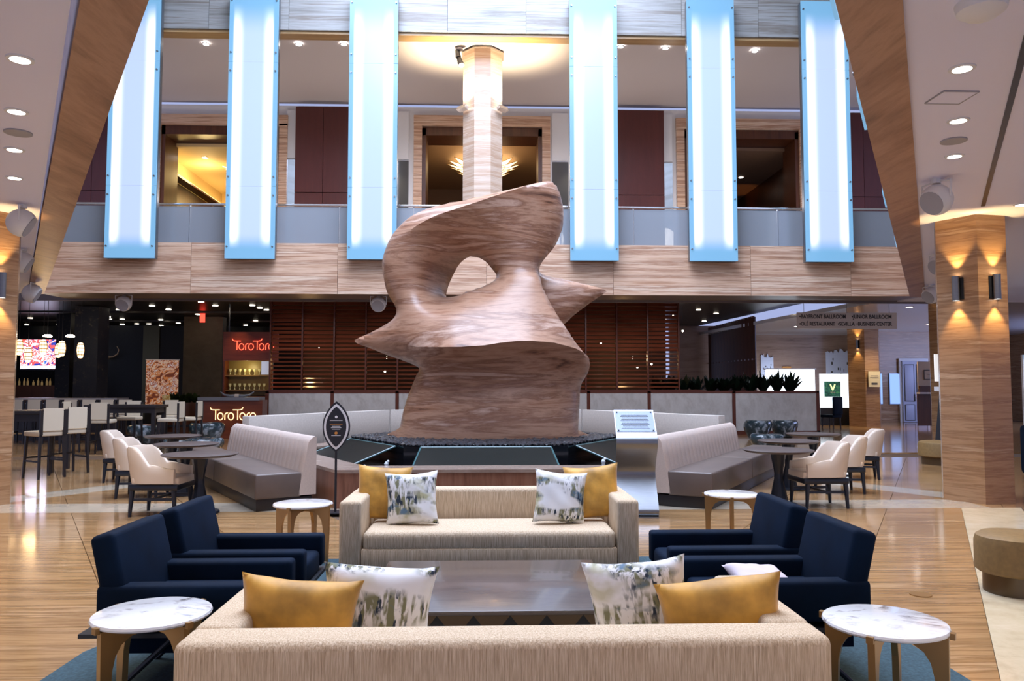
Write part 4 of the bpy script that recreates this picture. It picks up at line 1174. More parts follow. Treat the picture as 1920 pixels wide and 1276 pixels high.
# television
tv = thing('television', 'big bright television showing red and white sport on the dark wall', 'television', (-16.7, 30.0, 2.68))
box('screen', (0, -.03, 0), (1.96, .02, 1.12), M['tv'], tv); box('casing', (0, .03, 0), (2.04, .08, 1.20), M['black'], tv)
box('caption_bar', (0, -.045, -.49), (1.94, .01, .11), M['screen_white'], tv)
pointl('television_glow', (-16.5, 29.2, 2.7), 25, (.6, .7, 1), .4)
# pendants
M['lantern'] = emis('lantern_glow', (1, .66, .34), 3.2)
lan = None
for i, (x, y, z) in enumerate(((-12.44, 21.0, 2.50), (-12.2, 21.0, 2.30), (-11.81, 21.0, 2.50), (-12.5, 23.0, 2.50), (-11.32, 21.0, 2.47), (-10.83, 21.0, 2.42))):
    lab = ['leftmost woven lantern pendant, next to the edge column', 'lower woven lantern pendant over the left part of the television', 'woven lantern pendant in the middle of the television', 'smaller woven lantern pendant right of the television centre', 'woven lantern pendant over the right part of the television', 'rightmost woven lantern pendant, clear of the television'][i]
    if lan is None:
        lan = thing('lantern_pendant', lab, 'pendant lamp', (x, y, z), 0, 'woven lantern pendants in the bar')
        bm = NB(); lathe(bm, [(.02, .22), (.06, .20), (.085, .10), (.09, 0), (.075, -.12), (.05, -.19), (0, -.2)], 14); ob('lantern', bm, M['lantern'], lan, smooth=True)
        bm = NB()
        for z_, r_ in ((.16, .08), (.06, .095), (-.04, .095), (-.12, .083)): lathe(bm, [(r_, z_), (r_+.008, z_+.01), (r_, z_+.02)], 14)
        for k in range(8):
            a = 2*pi*k/8; tube(bm, [(.065*cos(a), .065*sin(a), .2), (.093*cos(a), .093*sin(a), .08), (.096*cos(a), .096*sin(a), -.02), (.07*cos(a), .07*sin(a), -.14)], .004, 4)
        ob('wicker_cage', bm, M['brass'], lan)
        bm = NB(); cyl(bm, (0, 0, .2), (0, 0, 1.6), .005, n=5); ob('cord', bm, M['black'], lan)
    else: dup(lan, (x, y, z), 0, lab)
pointl('lantern_light', (-11.6, 20.6, 2.4), 30, (1, .65, .3), .3)
for i, (x, y, z) in enumerate(((-13.38, 24, 3.0), (-12.7, 24, 3.0))):
    t = thing('dome_pendant', ['bright oval dome pendant left, above the television', 'bright oval dome pendant right, above the television'][i], 'pendant lamp', (x, y, z))
    bm = NB(); lathe(bm, [(0, .05), (.08, .045), (.13, .0), (.12, -.03), (0, -.035)], 16); ob('shade', bm, M['lamp'], t, smooth=True)
    bm = NB(); cyl(bm, (0, 0, .05), (0, 0, 1.1), .008, n=5); ob('cord', bm, M['black'], t)
# dark mosaic columns
mos = banded('cowhide_mosaic', [(.006, .006, .008), (.012, .01, .01), (.05, .035, .02), (.16, .13, .08)], (4, 4, 5), .5, pos=[.4, .55, .60, .66])
for x, wd, lb in ((-13.05, .75, 'dark mottled square column right of the television'), (-15.25, .5, 'dark mottled column behind, with the glowing candle lamps')):
    tag(box('mosaic_column', (x, 26 if wd > .6 else 28.6, 2.04), (wd, wd, 4.08), mos), lb, 'column')
tag(box('dark_cabinet', (-12.7, 30.5, 1.9), (5.3, .4, 3.8), M['darkwall']), 'tall black cabinet wall behind the poster', 'cabinet')
tag(box('metal_panel', (-12.93, 30.27, 2.0), (.62, .05, 3.6), plain('olive_bronze', (.10, .085, .04), .3, .6)), 'narrow olive bronze wall panel behind the poster', 'wall panel')
tag(box('concrete_pier', (-10.65, 29.6, 2.04), (1.45, .4, 4.08), banded('olive_concrete', [(.09, .075, .04), (.16, .13, .075)], (1, 1, 1.5), .5)), 'olive concrete pier left of the red sign', 'pier')
# horns
hn = thing('mounted_horns', 'pale long curved cattle horns mounted on the dark wall', 'horns', (-14.55, 30.2, 2.58))
for s in (-1, 1):
    bm = NB(); pp = [(s*.05, 0, 0), (s*.22, 0, .02), (s*.38, 0, .12), (s*.42, 0, .28), (s*.34, 0, .42)]
    for k, (a, b) in enumerate(zip(pp, pp[1:])): cyl(bm, a, b, .04-.008*k, .032-.008*k, n=8)
    ob('horn', bm, plain('bone', (.55, .42, .28), .5), hn, smooth=True)
box('skull', (0, 0, -.02), (.12, .1, .16), M['brass'], hn, .03)
for x, lb in ((-15.25, 'left small candle lamp on the dark column'), (-14.93, 'right small candle lamp beside the horns')):
    t = thing('candle_lamp', lb, 'wall lamp', (x, 30.25, 2.48)); bm = NB(); cyl(bm, (0, 0, -.16), (0, 0, .0), .04, n=10); ob('holder', bm, M['brass'], t)
    bm = NB(); bmesh.ops.create_icosphere(bm, subdivisions=2, radius=.06); ob('bulb', bm, M['lamp'], t, (0, 0, .05))
# poster
ps = thing('banner_stand', 'tall roll-up banner with an orange restaurant photograph', 'banner', (-9.9, 24.0, 0))
box('banner', (0, 0, 1.52), (.98, .012, 1.5), M['poster'], ps); box('banner_lower', (.24, -.008, 1.0), (.44, .006, .42), tv_mat('food_print', (6, 6, 6), [(.5, .25, .05), (.8, .6, .3), (.35, .1, .04), (.9, .75, .5)], .25), ps)
box('top_rail', (0, 0, 2.28), (1.02, .03, .03), M['metal'], ps); box('foot', (0, 0, .02), (1.0, .3, .04), M['black'], ps); box('pole', (0, .03, 1.1), (.02, .02, 2.2), M['metal'], ps); box('skirt', (0, 0, .4), (.98, .01, .74), M['black'], ps)
# exit sign
ex = thing('exit_sign', 'small glowing red exit sign under the dark ceiling', 'sign', (-10.18, 28, 3.92)); box('face', (0, 0, 0), (.17, .05, .33), M['exit'], ex); box('stem', (0, 0, .19), (.02, .02, .08), M['black'], ex)

# lettering built from strokes: TORO TORO word mark with horned T
def wordmark(parent, mat, h, y, r, cut=None):
    def arc(cx, cz, rx, rz_, a0, a1, n=14): return [(cx+rx*cos(radians(a0+(a1-a0)*k/n)), cz+rz_*sin(radians(a0+(a1-a0)*k/n))) for k in range(n+1)]
    x = 0
    def add(name, polys):
        bm = NB()
        for pl in polys: tube(bm, [(a*h, y, b*h) for a, b in pl], r, 6)
        ob(name, bm, mat, parent)
    for w_ in range(2):
        if w_ == 0: horn = [(x-.55, 1.28), (x-.48, 1.12), (x-.34, 1.04), (x-.1, 1.03), (x+.42, 1.03)]
        else: horn = [(x-.5, 1.03), (x+.15, 1.03), (x+.36, 1.06), (x+.46, 1.14), (x+.54, 1.30)]
        add('letter', [horn, [(x, 1.03), (x, .0), ]])
        add('letter', [arc(x+.50, .36, .28, .36, 0, 360, 18)])
        add('letter', [[(x+.96, 0), (x+.96, .45)], arc(x+1.20, .45, .24, .27, 180, 75, 8)])
        add('letter', [arc(x+1.58, .36, .28, .36, 0, 360, 18)])
        x += 2.28
sb = thing('restaurant_sign', 'mahogany sign board with the red neon word ToroToro', 'sign', (-7.55, 25.0, 2.75))
box('board', (0, .04, 0), (1.75, .06, .92), M['wood_host'], sb)
for x in (-.7, .7): box('hanger', (x, .04, .905), (.03, .03, .89), M['black'], sb)
wm = bpy.data.objects.new('wordmark', None); COL.objects.link(wm); wm.parent = sb; wm.location = (-.42, 0, -.12)
wordmark(wm, M['neon'], .28, -.02, .012)
spot('sign_light', (-7.9, 24.3, 3.9), 60, (1, .5, .3), 60, .8, (radians(20), 0, 0))
hs_ = thing('host_stand', 'mahogany host stand with the gold word ToroToro and grey top', 'host stand', (-7.2, 22.4, 0))
box('body', (0, 0, .54), (1.75, .5, 1.08), M['wood_host'], hs_); box('counter', (-.06, -.02, 1.12), (1.72, .58, .09), plain('grey_stone_top', (.18, .19, .22), .35), hs_)
wm = bpy.data.objects.new('wordmark', None); COL.objects.link(wm); wm.parent = hs_; wm.location = (-.42, -.27, .53)
wordmark(wm, M['brasslit'], .27, 0, .013)
lh = thing('longhorn_ornament', 'pair of long ornamental bull horns lying on the host stand', 'ornament', (-7.1, 22.35, 1.20))
for s in (-1, 1):
    bm = NB(); pp = [(0, 0, 0), (s*.2, 0, 0), (s*.36, 0, .03), (s*.47, 0, .12)]
    for k, (a, b) in enumerate(zip(pp, pp[1:])): cyl(bm, a, b, .05-.013*k, .04-.013*k, n=10)
    ob('horn', bm, plain('horn_grey', (.22, .23, .25), .3), lh, smooth=True)
bm = NB(); cyl(bm, (-.06, 0, 0), (.06, 0, 0), .056, n=12); ob('band', bm, M['cream'], lh)
# glass shelf niche
sh = thing('glass_shelf', 'lit wooden niche with a shelf of glasses under the red sign', 'shelf', (-7.9, 26.0, 1.2))
box('back_board', (0, .2, .55), (1.5, .04, 1.15), plain('olive_glow', (.22, .16, .05), .4), sh); box('side_board', (-.74, 0, .55), (.05, .45, 1.2), M['wood_host'], sh); box('lower_cabinet', (0, 0, -.62), (1.5, .45, 1.14), M['wood_brown'], sh); box('shelf_board', (0, 0, .62), (1.45, .3, .03), M['brass'], sh); box('shelf_board', (0, 0, .14), (1.45, .3, .03), M['brass'], sh)
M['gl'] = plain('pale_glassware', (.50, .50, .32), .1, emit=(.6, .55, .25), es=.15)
g0 = None
for i in range(16):
    x = -8.5+(i % 8)*.16; z = 1.855 if i < 8 else 1.37
    if g0 is None:
        bm = NB(); lathe(bm, [(0, 0), (.03, 0), (.008, .02), (.008, .08), (.04, .12), (.045, .19), (.04, .19), (.0, .13)], 10)
        g0 = tag(ob('wine_glass', bm, M['gl'], None, (x, 26.0, z), smooth=True), 'stemmed glass in the row on the lit niche shelf', 'glass', 'glasses in the lit niche')
    else:
        g = g0.copy(); COL.objects.link(g); g.location = (x, 26.0, z)
pointl('niche_light', (-7.9, 25.75, 2.1), 8, (1, .8, .35), .05)
tag(box('menu_screen', (-7.05, 24.9, 2.05), (.22, .05, .42), plain('pale_screen', (.5, .55, .65), .3, emit=(.6, .7, .9), es=.35)), 'small pale screen beside the glasses niche', 'screen')
# bar with bottles and front counter
bar = thing('bar_counter', 'long dark bar counter with a pale top edge behind the stools', 'bar counter', (-13.6, 21.8, 0))
box('body', (0, 0, .5), (7, .6, 1.0), M['darkwood'], bar); box('counter_top', (0, 0, 1.13), (7.1, .7, .05), plain('bar_top', (.25, .25, .28), .2), bar); box('foot_rail', (0, -.36, .2), (7, .04, .04), M['brass'], bar)
bb = tag(box('back_bar', (-17.95, 30.2, .75), (4.9, .5, 1.5), M['wood_brown']), 'low dark back bar carrying small bottles under the television', 'cabinet')
b0 = None
for i in range(26):
    x = -20.0+i*.17+random.uniform(-.04, .04)
    if b0 is None:
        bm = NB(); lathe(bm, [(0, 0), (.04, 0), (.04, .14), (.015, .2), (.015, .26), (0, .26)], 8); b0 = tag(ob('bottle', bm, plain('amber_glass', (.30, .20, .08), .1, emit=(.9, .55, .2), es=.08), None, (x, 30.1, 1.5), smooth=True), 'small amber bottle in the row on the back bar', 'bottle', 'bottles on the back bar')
    else:
        g = b0.copy(); COL.objects.link(g); g.location = (x, 30.1, 1.5); g.scale = (1, 1, random.uniform(.7, 1.1))

# bar stools: front = +x
def barstool(label, loc, rz, proto=[None], group='cream leather bar stools'):
    if proto[0] is not None: return dup(proto[0], loc, rz, label)
    t = thing('bar_stool', label, 'bar stool', loc, rz, group)
    box('seat', (.02, 0, .72), (.44, .44, .08), M['stool_cream'], t, .02, seg=2)
    bm = NB(); pts = [(-.20, -.15), (-.16, -.15), (-.16, -.19), (.16, -.19), (.16, -.15), (.20, -.15), (.20, .12), (.16, .12), (.16, .17), (-.16, .17), (-.16, .12), (-.20, .12)]
    A = [bm.verts.new((-.22-.0, y, .96+z)) for y, z in pts]; B = [bm.verts.new((-.19, y, .96+z)) for y, z in pts]; bm.faces.new(A); bm.faces.new(B[::-1])
    for i in range(12): bm.faces.new((A[(i+1) % 12], A[i], B[i], B[(i+1) % 12]))
    ob('backrest', bm, M['stool_cream'], t)
    for sy in (-1, 1):
        bm = NB(); bx(bm, (-.205, sy*.185, .90), (.035, .045, .40)); ob('post', bm, M['darkwood'], t)
        for sx in (-1, 1):
            bm = NB(); cyl(bm, (sx*.22, sy*.21, 0), (sx*.19, sy*.185, .70), .022, .028, n=4); ob('leg', bm, M['darkwood'], t)
    bm = NB(); bx(bm, (0, .2, .28), (.4, .025, .03)); bx(bm, (0, -.2, .28), (.4, .025, .03)); bx(bm, (.2, 0, .33), (.025, .4, .03)); ob('footrest', bm, M['darkwood'], t)
    proto[0] = t; return t
barstool('cream bar stool nearest the camera at the near high table', (-7.2, 12.95, 0), pi-.55)
barstool('second cream bar stool at the near high table, just behind the first', (-7.15, 13.6, 0), pi-.55)
for i in range(7):
    lb = 'grey-cream stool back in the row along the bar counter'
    barstool(lb, (-12.1+i*.47, 20.6-.02*i, 0), pi/2)
for x, y, rz, lb in ((-8.35, 17.2, -1.45, 'cream bar stool with its back to the camera at the middle high table'), (-9.35, 18.0, 0, 'cream bar stool at the left end of the middle high table'), (-8.45, 18.72, -1.55, 'cream bar stool close behind the middle high table'),
                     (-7.12, 17.85, pi, 'cream bar stool at the right end of the middle high table'), (-6.95, 18.5, pi, 'farther cream bar stool at the right end of the middle high table'), (-7.9, 19.6, -1.5, 'cream bar stool on the far side of the middle high table')):
    barstool(lb, (x, y, 0), rz + (pi if abs(rz) == 1.45 else 0))
def hightable(label, loc, sx, sy, rz=0):
    t = thing('high_table', label, 'table', loc, rz)
    box('table_top', (0, 0, 1.03), (sx, sy, .06), M['darkwood'], t, .004)
    box('apron', (0, 0, .94), (sx-.1, sy-.1, .12), M['darkwood'], t)
    for a in (-1, 1):
        for b in (-1, 1): box('leg', (a*(sx/2-.08), b*(sy/2-.08), .5), (.08, .08, 1.0), M['darkwood'], t)
hightable('dark high table at the far left beside the edge column', (-8.55, 13.9, 0), 2.2, .8, .1)
hightable('dark high table in the middle of the bar area', (-8.2, 18.0, 0), 1.6, .7, 0)

# ================================================================== RIGHT SIDE LOBBY
ceil_poly('ceiling_lobby', [(10.4, FY+1.3), (24, FY+1.3), (24, 35), (9.2, 35)], M['ceil_gloss'], CH)
struct(box('wall_lobby', (16, 33.6, 2.0), (16, .2, 4.2), banded('travertine_far', [(.13, .075, .055), (.30, .19, .14), (.38, .25, .19), (.25, .15, .11)], (.25, .25, 2.6), .25)))
struct(box('wall_lobby_side', (23, 26, 2.0), (.2, 16, 4.2), M['column']))
dl_ = thing('dark_louvre_wall', 'tall dark slatted wall behind the plants on the right', 'screen', (9.75, 31, 0))
for i in range(16):
    box('slat', (0, -3+i*.4, 2.5), (.05, .30, 3.0), M['wood_brown'], dl_, rot=(0, 0, .5))
for z in (1.0, 2.45, 4.0): box('cross_rail', (0, 0, z), (.08, 6.3, .05), M['wood_frame'], dl_)
# reception desk glow, screens
t = thing('backlit_counter', 'bright white backlit counter front behind the plants', 'counter', (12.7, 32, 0)); box('front', (0, 0, 1.2), (1.9, .5, 1.9), M['screen_white'], t); box('plinth', (0, 0, .12), (1.8, .44, .25), M['black'], t); box('top', (0, 0, 2.18), (2.0, .6, .05), M['white'], t)
t = thing('display_stand', 'white lit display wall with a dark green picture and a yellow V', 'display', (13.2, 29, 0))
box('lit_panel', (0, 0, 1.3), (1.08, .1, 1.28), M['screen_white'], t); sc_ = box('screen', (-.10, -.07, 1.36), (.62, .04, .58), tv_mat('green_screen', (5, 5, 5), [(.01, .05, .04), (.02, .10, .07), (.05, .18, .08), (.015, .07, .06)], .9), t)
box('side_frame', (.62, 0, 1.1), (.14, .14, 1.9), plain('teal_frame', (.02, .06, .10), .4), t); box('plinth', (0, 0, .33), (1.2, .3, .64), M['black'], t)
bm = NB(); tube(bm, [(-.09, -.03, .18), (0, -.03, -.04), (.09, -.03, .18)], .026, 6); ob('letter', bm, emis('yellow_letter', (.75, .85, .35), 1.5), sc_)
box('print_line', (0, -.03, -.12), (.2, .005, .02), M['white'], sc_)
# white art reliefs
def jag(label, x0, x1, z0, z1, y, sd):
    rnd = random.Random(sd); bm = NB(); pts = [(x0, z0), (x1, z0)]; n = 14
    pts += [(x1-(x1-x0)*k/n, z1-rnd.uniform(0, .22)) for k in range(n+1)]
    plate(bm, pts, -.03, .03); o = ob('wall_relief', bm, M['art'], None, (0, y, 0)); tag(o, label, 'wall art')
    for k in range(14):
        b_ = NB(); cyl(b_, (rnd.uniform(x0+.1, x1-.1), -.035, rnd.uniform(z0+.3, z1-.4)), (rnd.uniform(x0+.1, x1-.1), -.035, rnd.uniform(z0+.3, z1-.4)), .001, n=3) if 0 else bx(b_, (rnd.uniform(x0+.1, x1-.1), -.035, rnd.uniform(z0+.3, z1-.4)), (rnd.uniform(.02, .06), .01, rnd.uniform(.03, .14)))
        ob('dark_fleck', b_, M['ink'], o)
jag('white torn-edge wall relief with dark flecks beside the far column', 14.9, 16.0, .7, 3.1, 33.46, 3)
jag('narrow white torn-edge wall relief left of the lit counter', 12.0, 12.55, 1.2, 2.9, 33.46, 5)
tag(box('orange_picture', (13.15, 33.475, 2.15), (.38, .05, .35), M['gold_print']), 'small orange picture on the far wall', 'picture')
for x, w__, lb in ((16.7, .46, 'wide blue-lit glass panel left of the pale door'), (16.05, .16, 'narrow blue-lit glass strip beside the far column')):
    t = thing('lit_glass_panel', lb, 'wall panel', (x, 31.08, 1.36)); box('glass', (0, 0, 0), (w__, .05, 1.22), M['blue_lit'], t); box('frame', (0, .04, 0), (w__+.06, .04, 1.28), M['metal'], t)
dr = struct(box('door_1', (17.45, 31.0, 1.25), (1.02, .08, 2.48), M['door']))
for x in (-.25, .25):
    box('door_panel', (x, -.05, .35), (.36, .02, 1.45), M['door'], dr, .008); box('door_panel', (x, -.05, -.85), (.36, .02, .6), M['door'], dr, .008)
for x in (-.25, .25): box('panel_groove', (x, -.043, .35), (.42, .01, 1.51), M['ink'], dr); box('panel_groove', (x, -.043, -.85), (.42, .01, .66), M['ink'], dr)
box('handle', (-.02, -.08, -.25), (.06, .05, .28), M['chrome'], dr)
struct(box('trim_7', (17.45, 31.07, 1.3), (1.2, .08, 2.6), M['white']))
# pier behind door area to carry it
struct(box('wall_lobby_return', (18.2, 31.3, 2.0), (4.6, .3, 4.2), M['column']))
# notice on far column
nt_ = thing('column_notice', 'small framed cream notice on the far column', 'sign', (13.97, 27.46, 1.72), radians(9))
box('board', (0, 0, 0), (.46, .03, .56), M['paper'], nt_)
for z, wd in ((.12, .3), (.05, .34), (-.16, .24)): box('print_line', (0, -.018, z), (wd, .004, .02 if z > 0 else .07), M['ink'], nt_)
# desk items by the big column
dk = thing('podium', 'black tapered podium half hidden by the big right column', 'podium', (10.38, 17.2, 0))
bm = NB(); lathe(bm, [(0, 0), (.30, 0), (.14, 1.35), (0, 1.35)], 4); ob('body', bm, M['black'], dk)
box('white_top', (0, 0, 1.42), (.34, .3, .1), M['white'], dk)
fr = thing('framed_board', 'tall white lit board above the black podium', 'board', (10.36, 17.3, 1.9)); box('board', (0, 0, 0), (.3, .04, .62), plain('white_lit', (.8, .8, .8), .4, emit=(1, .95, .85), es=.5), fr)
ee = thing('wall_sign', 'tan wall sign with a square bracket mark and a dark shelf under it', 'sign', (15.3, 26.5, 1.85))
box('board', (0, 0, 0), (.55, .05, .95), plain('tan_board', (.50, .36, .24), .5), ee)
bm = NB(); tube(bm, [(.22, -.04, .18), (-.06, -.04, .18), (-.06, -.04, -.14), (.22, -.04, -.14)], .014, 4); tube(bm, [(.06, -.04, .03), (.2, -.04, .03)], .01, 4); ob('mark', bm, M['ink'], ee)
box('shelf', (0, -.05, -.62), (.6, .2, .05), M['cream'], ee); box('dark_box', (0, -.02, -.48), (.5, .15, .22), M['wood_brown'], ee)
box('lower_board', (0, .03, -1.2), (.6, .04, 1.1), M['wood_brown'], ee)
# dark chair far right
fc = thing('lobby_chair', 'dark upholstered chair before the lit display wall', 'chair', (11.85, 26.3, 0), 2.1)
box('seat', (0, 0, .45), (.5, .5, .1), M['navy'], fc, .02); box('backrest', (-.25, 0, .8), (.08, .5, .62), M['navy'], fc, .03)
for a in (-1, 1):
    for b in (-1, 1): bm = NB(); cyl(bm, (a*.22, b*.2, 0), (a*.2, b*.19, .42), .018, .025, n=6); ob('leg', bm, M['black'], fc)
# blue edge at far right: large window/screen
struct(box('window_1', (12.6, 17.3, 1.35), (.5, .06, 1.5), emis('daylight_window', (.8, .88, 1), 2.5)))
struct(box('trim_8', (12.6, 17.36, 1.35), (.62, .06, 1.7), M['white']))
tag(box('information_screen', (12.6, 17.2, 2.45), (.5, .08, .5), emis('info_screen', (.25, .55, .9), 1.6)), 'blue information screen at the right edge of the photo', 'screen')
tag(box('navy_seat', (9.35, 12.6, .42), (.6, .7, .84), M['navy'], None, .08), 'navy chair peeking in at the right edge of the photo', 'chair')

# hanging directional sign
hsn = thing('hanging_sign', 'long taupe hanging sign listing ballrooms, restaurant and business center', 'sign', (9.77, 20.6, 3.25)); hsn.scale = (1.177,)*3
box('board', (0, 0, 0), (2.32, .05, .37), M['signboard'], hsn)
for x in (-1.0, 0, 1.0): bm = NB(); cyl(bm, (x, 0, .18), (x, 0, .72 if x < 1 else .38), .006, n=5); ob('cable', bm, M['metal'], hsn)
def text(name, s, size, loc, mat, parent, align='LEFT'):
    c = bpy.data.curves.new(name, 'FONT'); c.body = s; c.size = size; c.extrude = .002; c.offset = .0025; c.align_x = align
    tmp = bpy.data.objects.new(name, c); COL.objects.link(tmp); dg = bpy.context.evaluated_depsgraph_get()
    me = bpy.data.meshes.new_from_object(tmp.evaluated_get(dg)); bpy.data.objects.remove(tmp)
    me.materials.clear()
    return ob(name, me, mat, parent, loc, rot=(pi/2, 0, 0))
def fit(o, wd):
    w0 = max(v.co.x for v in o.data.vertices)-min(v.co.x for v in o.data.vertices); o.scale = (wd/w0, 1, 1)
for s, x, z, wd in (('\u2022BAYFRONT BALLROOM', -1.12, .05, 1.08), ('\u2022JUNIOR BALLROOM', .10, .05, .93), ('\u2022OL\u00c9 RESTAURANT', -1.12, -.12, .83), ('\u2022SEVILLA', -.23, -.12, .40), ('\u2022BUSINESS CENTER', .21, -.12, .83)):
    fit(text('lettering', s, .125, (x, -.03, z), M['ink'], hsn), wd)

# ================================================================== CEILING FIXTURES
def downlight(loc, label, power, dia=.085, grp=None, col=(1, .80, .52), size=105):
    t = thing('downlight', label, 'ceiling light', loc, 0, grp)
    bm = NB(); lathe(bm, [(dia*.72, .0), (dia*.74, -.012), (dia, -.010), (dia*1.04, 0)], 20); ob('trim_ring', bm, M['white'], t)
    bm = NB(); cyl(bm, (0, 0, -.004), (0, 0, 0), dia*.7, n=16); ob('lens', bm, M['lamp_cool'], t)
    if power: spot('downlight_beam', (loc[0], loc[1], loc[2]-.05), power, col, size)
ord_ = ['nearest', 'second', 'third', 'farthest']
for sg, L_, nm in ((-1, [(-3.15, 5.21), (-3.78, 6.23), (-4.41, 7.26), (-5.01, 8.27)], 'left'), (1, [(3.3, 5.15), (3.92, 6.19), (4.49, 7.17), (6.51, 9.1)], 'right')):
    for (x, y), w_ in zip(L_, ord_): downlight((x, y, CH), '%s bright recessed downlight in the %s white ceiling' % (w_, nm), 75)
for i, (x, y) in enumerate([(-7.18, 19.55), (-4.82, 19.5), (-3.66, 19.45), (3.44, 19.35), (4.62, 19.4), (6.99, 19.5)]):
    downlight((x, y, 10.205), ['round downlight of the upper ceiling beside the first blue panel', 'round downlight of the upper ceiling between the second and third panels', 'round downlight of the upper ceiling hard by the third panel', 'round downlight of the upper ceiling hard by the fourth panel', 'round downlight of the upper ceiling left of the fifth panel', 'round downlight of the upper ceiling left of the last panel'][i], 110, .10)
for x in (-10, -6, -2.2, 2.2, 6, 10): pointl('balcony_fill', (x, 21.4, 6.4), 55, (1, .88, .78), .4)  # added points that lift the dark balcony, no lamps hang there
for x, y in ((-1.8, .2), (1.8, .2), (0, -.6)): spot('downlight_beam', (x, y-.9, CH-.06), 150, (1, .76, .42), 110)
for x, y in ((-2.2, 1.5), (2.2, 1.2), (-4.5, 3.0), (4.6, 3.2), (-6.6, 6.5), (6.6, 6.2), (-8.2, 10.5), (8.3, 11), (9, 15), (-9.5, 14.5)): spot('downlight_beam', (x, y, CH-.06), 95, (1, .78, .48), 110)
def oval(label, loc, r=.11):
    bm = NB(); cyl(bm, (0, 0, -.012), (0, 0, 0), r, n=24); tag(ob('ceiling_speaker', bm, M['pod_grey'], None, loc), label, 'speaker')
oval('flat round grey speaker grille in the left white ceiling', (-4.08, 6.76, CH)); oval('flat round grey speaker grille in the right white ceiling', (4.2, 6.71, CH))
def pod(label, loc, r, aim, proto=None):
    t = thing('speaker_pod', label, 'speaker', loc, aim)
    bm = NB(); bmesh.ops.create_uvsphere(bm, u_segments=20, v_segments=14, radius=r)
    for v in bm.verts:
        if v.co.x > r*.55: v.co.x = r*.55
    o = ob('housing', bm, M['offwhite'], t, (0, 0, -r-.06), smooth=True); o.rotation_euler = (0, radians(30), 0)
    bm = NB(); cyl(bm, (r*.55, 0, 0), (r*.58, 0, 0), r*.80, n=20); g = ob('grille', bm, M['pod_grey'], o)
    bm = NB(); tube(bm, [(0, r*1.02, -r-.06), (0, r*1.05, -.05), (0, 0, -.02), (0, -r*1.05, -.05), (0, -r*1.02, -r-.06)], .012, 6); ob('bracket', bm, M['offwhite'], t)
    bm = NB(); cyl(bm, (0, 0, -.05), (0, 0, 0), .05, n=10); ob('mount', bm, M['offwhite'], t)
pod('biggest white speaker pod under the left ceiling', (-5.65, 9.5, CH), .17, radians(20))
pod('second white speaker pod under the left ceiling, beside the column', (-7.45, 12.6, CH), .17, radians(20))
pod('third white speaker pod under the left ceiling, by the fascia end', (-9.6, 16.6, CH), .20, radians(20))
pod('biggest white speaker pod under the right ceiling', (4.80, 8.0, CH), .165, radians(200))
pod('second white speaker pod under the right ceiling, beside the column', (7.45, 12.4, CH), .17, radians(200))
pod('third white speaker pod under the right ceiling, lowest in the photo', (9.7, 16.5, CH), .18, radians(200))
pod('white speaker pod hanging under the fascia above the bar', (-8.9, 19.2, CH+.05), .19, radians(-90))
pod('white speaker pod hanging under the fascia left of the sculpture', (-2.68, 19.2, CH+.05), .19, radians(-90))
bm = NB(); lathe(bm, [(0, -.09), (.08, -.085), (.13, -.05), (.14, 0), (0, 0)], 24); tag(ob('dome_camera', bm, M['offwhite'], None, (2.85, 4.25, CH), smooth=True), 'white dome fixture at the top right of the ceiling', 'ceiling fixture')
# slot diffuser and hatch
a = Vector((3.35, 4.55, CH)); b = Vector((6.08, 9.17, CH)); bm = NB(); d = (b-a).normalized(); n_ = Vector((d.y, -d.x, 0))*.022
prism(bm, [(a+n_)[:2], (a-n_)[:2], (b-n_)[:2], (b+n_)[:2]], CH-.012, CH-.001); tag(ob('slot_diffuser', bm, M['black']), 'long black air slot running along the right ceiling', 'air slot')
h_ = thing('ceiling_hatch', 'faint square access hatch in the right white ceiling', 'hatch', (3.55, 5.68, CH)); box('lid', (0, 0, -.004), (.26, .24, .008), M['ceil'], h_)
bm = NB()
for c, s in (((0, .125), (.27, .008)), ((0, -.125), (.27, .008)), ((.135, 0), (.008, .25)), ((-.135, 0), (.008, .25))): bx(bm, (c[0], c[1], -.006), (s[0], s[1], .010))
ob('frame', bm, M['pod_grey'], h_)
# spotlight cluster by the balcony column
sp = thing('stage_spotlight', 'black stage spotlight hanging left of the balcony column', 'spotlight', (-.72, 19.6, 10.205))
bm = NB(); cyl(bm, (0, 0, -.05), (0, 0, 0), .10, n=12); ob('mount', bm, M['pod_grey'], sp)
bm = NB(); cyl(bm, (-.05, 0, -.05), (-.02, -.02, -.24), .06, .075, n=12); cyl(bm, (-.02, 0, -.22), (.06, -.06, -.46), .055, .085, n=12); cyl(bm, (.0, 0, -.05), (.03, 0, -.30), .02, n=6); ob('can', bm, M['black'], sp, smooth=True)
bm = NB(); cyl(bm, (.06, -.062, -.462), (.061, -.066, -.475), .07, n=12); ob('lens', bm, M['lamp'], sp)
# uplights on balcony column
for s, lb in ((-1, 'left steel uplight box on the balcony column'), (1, 'right steel uplight box on the balcony column')):
    t = thing('column_uplight', lb, 'wall lamp', (-.11+s*.47, 19.62, 8.62), s*radians(45))
    bm = NB(); bx(bm, (0, -.06, 0), (.30, .13, .10), Matrix.Rotation(radians(-20), 3, 'X')); ob('housing', bm, M['chrome'], t)
    bm = NB(); bx(bm, (0, -.05, .06), (.24, .08, .01)); ob('lens', bm, M['lamp'], t)
    spot('uplight_beam', (-.11+s*.56, 19.52, 8.75), 480, (1, .80, .50), 120, .6, (pi, 0, 0), .06)
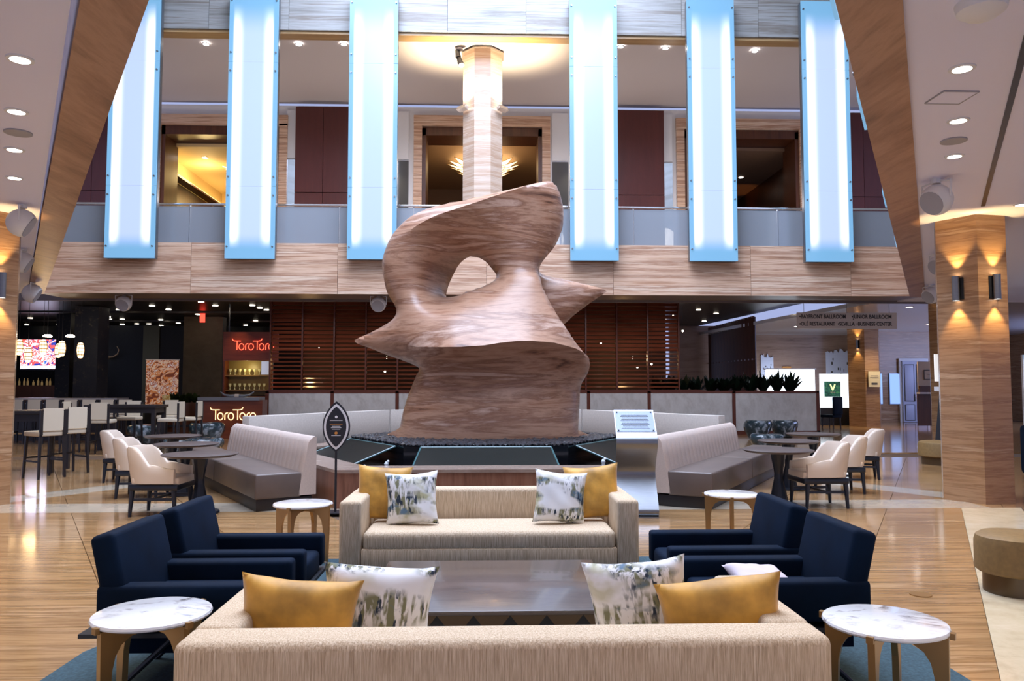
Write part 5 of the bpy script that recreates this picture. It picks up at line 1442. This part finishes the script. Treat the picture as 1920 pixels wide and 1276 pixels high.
# chandelier
ch = thing('flush_chandelier', 'glowing leaf-shaped glass ceiling chandelier in the upper middle room', 'chandelier', (-.11, 26.5, 9.29))
M['chand'] = emis('chandelier_glow', (1, .72, .38), 3.0)
for ring, (nr, r0, r1, z1) in enumerate(((18, .5, 1.28, -.12), (14, .3, .95, -.36), (10, .1, .62, -.56))):
    for k in range(nr):
        a = 2*pi*(k+.5*ring)/nr; bm = NB(); w_ = .17-.02*ring
        def q(r, s, z): return Vector((r*cos(a)-s*sin(a), r*sin(a)+s*cos(a), z))
        P = [q(r0*.6, 0, z1-.22), q((r0+r1)/2, w_, z1-.14), q(r1, 0, z1), q((r0+r1)/2, -w_, z1-.14)]
        V_ = [bm.verts.new(p) for p in P]; bm.faces.new(V_); bmesh.ops.solidify(bm, geom=bm.faces[:], thickness=.02)
        pe = ob('glass_leaf', bm, M['chand'], ch); bm = NB()
        for i in range(4): cyl(bm, P[i], P[(i+1) % 4], .010, n=4)
        ob('leaf_rim', bm, M['brass'], pe)
bm = NB(); cyl(bm, (0, 0, -.06), (0, 0, 0), .4, n=20); ob('mount', bm, M['brass'], ch)
pointl('chandelier_light', (-.11, 25.4, 8.6), 60, (1, .68, .35), .3)
ch2 = thing('small_chandelier', 'small branched ceiling lamp in the upper left room', 'chandelier', (-8.6, 26.4, 8.98))
bm = NB()
for k in range(7): a = 2*pi*k/7; tube(bm, [(0, 0, -.02), (.25*cos(a), .25*sin(a), -.09), (.42*cos(a), .42*sin(a), -.05)], .02, 5)
ob('branches', bm, M['chand'], ch2); bm = NB(); cyl(bm, (0, 0, -.03), (0, 0, 0), .1, n=12); ob('mount', bm, M['brass'], ch2)
for x, y, z, lb in ((-9.35, 25.6, 9.04, 'small downlight in the upper left room, by the cove'), (-9.1, 28.6, 9.04, 'farther small downlight in the upper left room'), (7.9, 26.0, 9.09, 'nearest downlight in the dark upper right room'), (9.3, 27.6, 9.09, 'right downlight in the dark upper right room'), (8.9, 29.6, 9.09, 'farthest downlight in the dark upper right room')):
    downlight((x, y, z), lb, 14 if x > 0 else 0, .11)
spot('wall_washer', (9.8, 29.5, 6.2), 60, (1, .4, .1), 40, .5, (pi, 0, 0))
for i, (x, y) in enumerate([(11.9, 21.3), (13.6, 21.3), (14.0, 26.6), (15.9, 27.2), (11.6, 28.5), (12.2, 28.3)]):
    downlight((x, y, CH), ['oval downlight just behind the fascia, above the hanging sign', 'oval downlight behind the fascia near the right beam', 'downlight shining on the lit face of the far column', 'downlight of the glossy lobby ceiling before the pale door', 'left of two close downlights on the far lobby ceiling', 'right of two close downlights on the far lobby ceiling'][i], [40, 40, 160, 60, 60, 60][i], .12)
spot('column_wash', (14.05, 26.9, 3.6), 120, (1, .75, .3), 60)
area('lobby_daylight', (21, 26, 3.0), 6, 2.4, 260, (.45, .55, 1.0), (radians(90), 0, radians(60)))
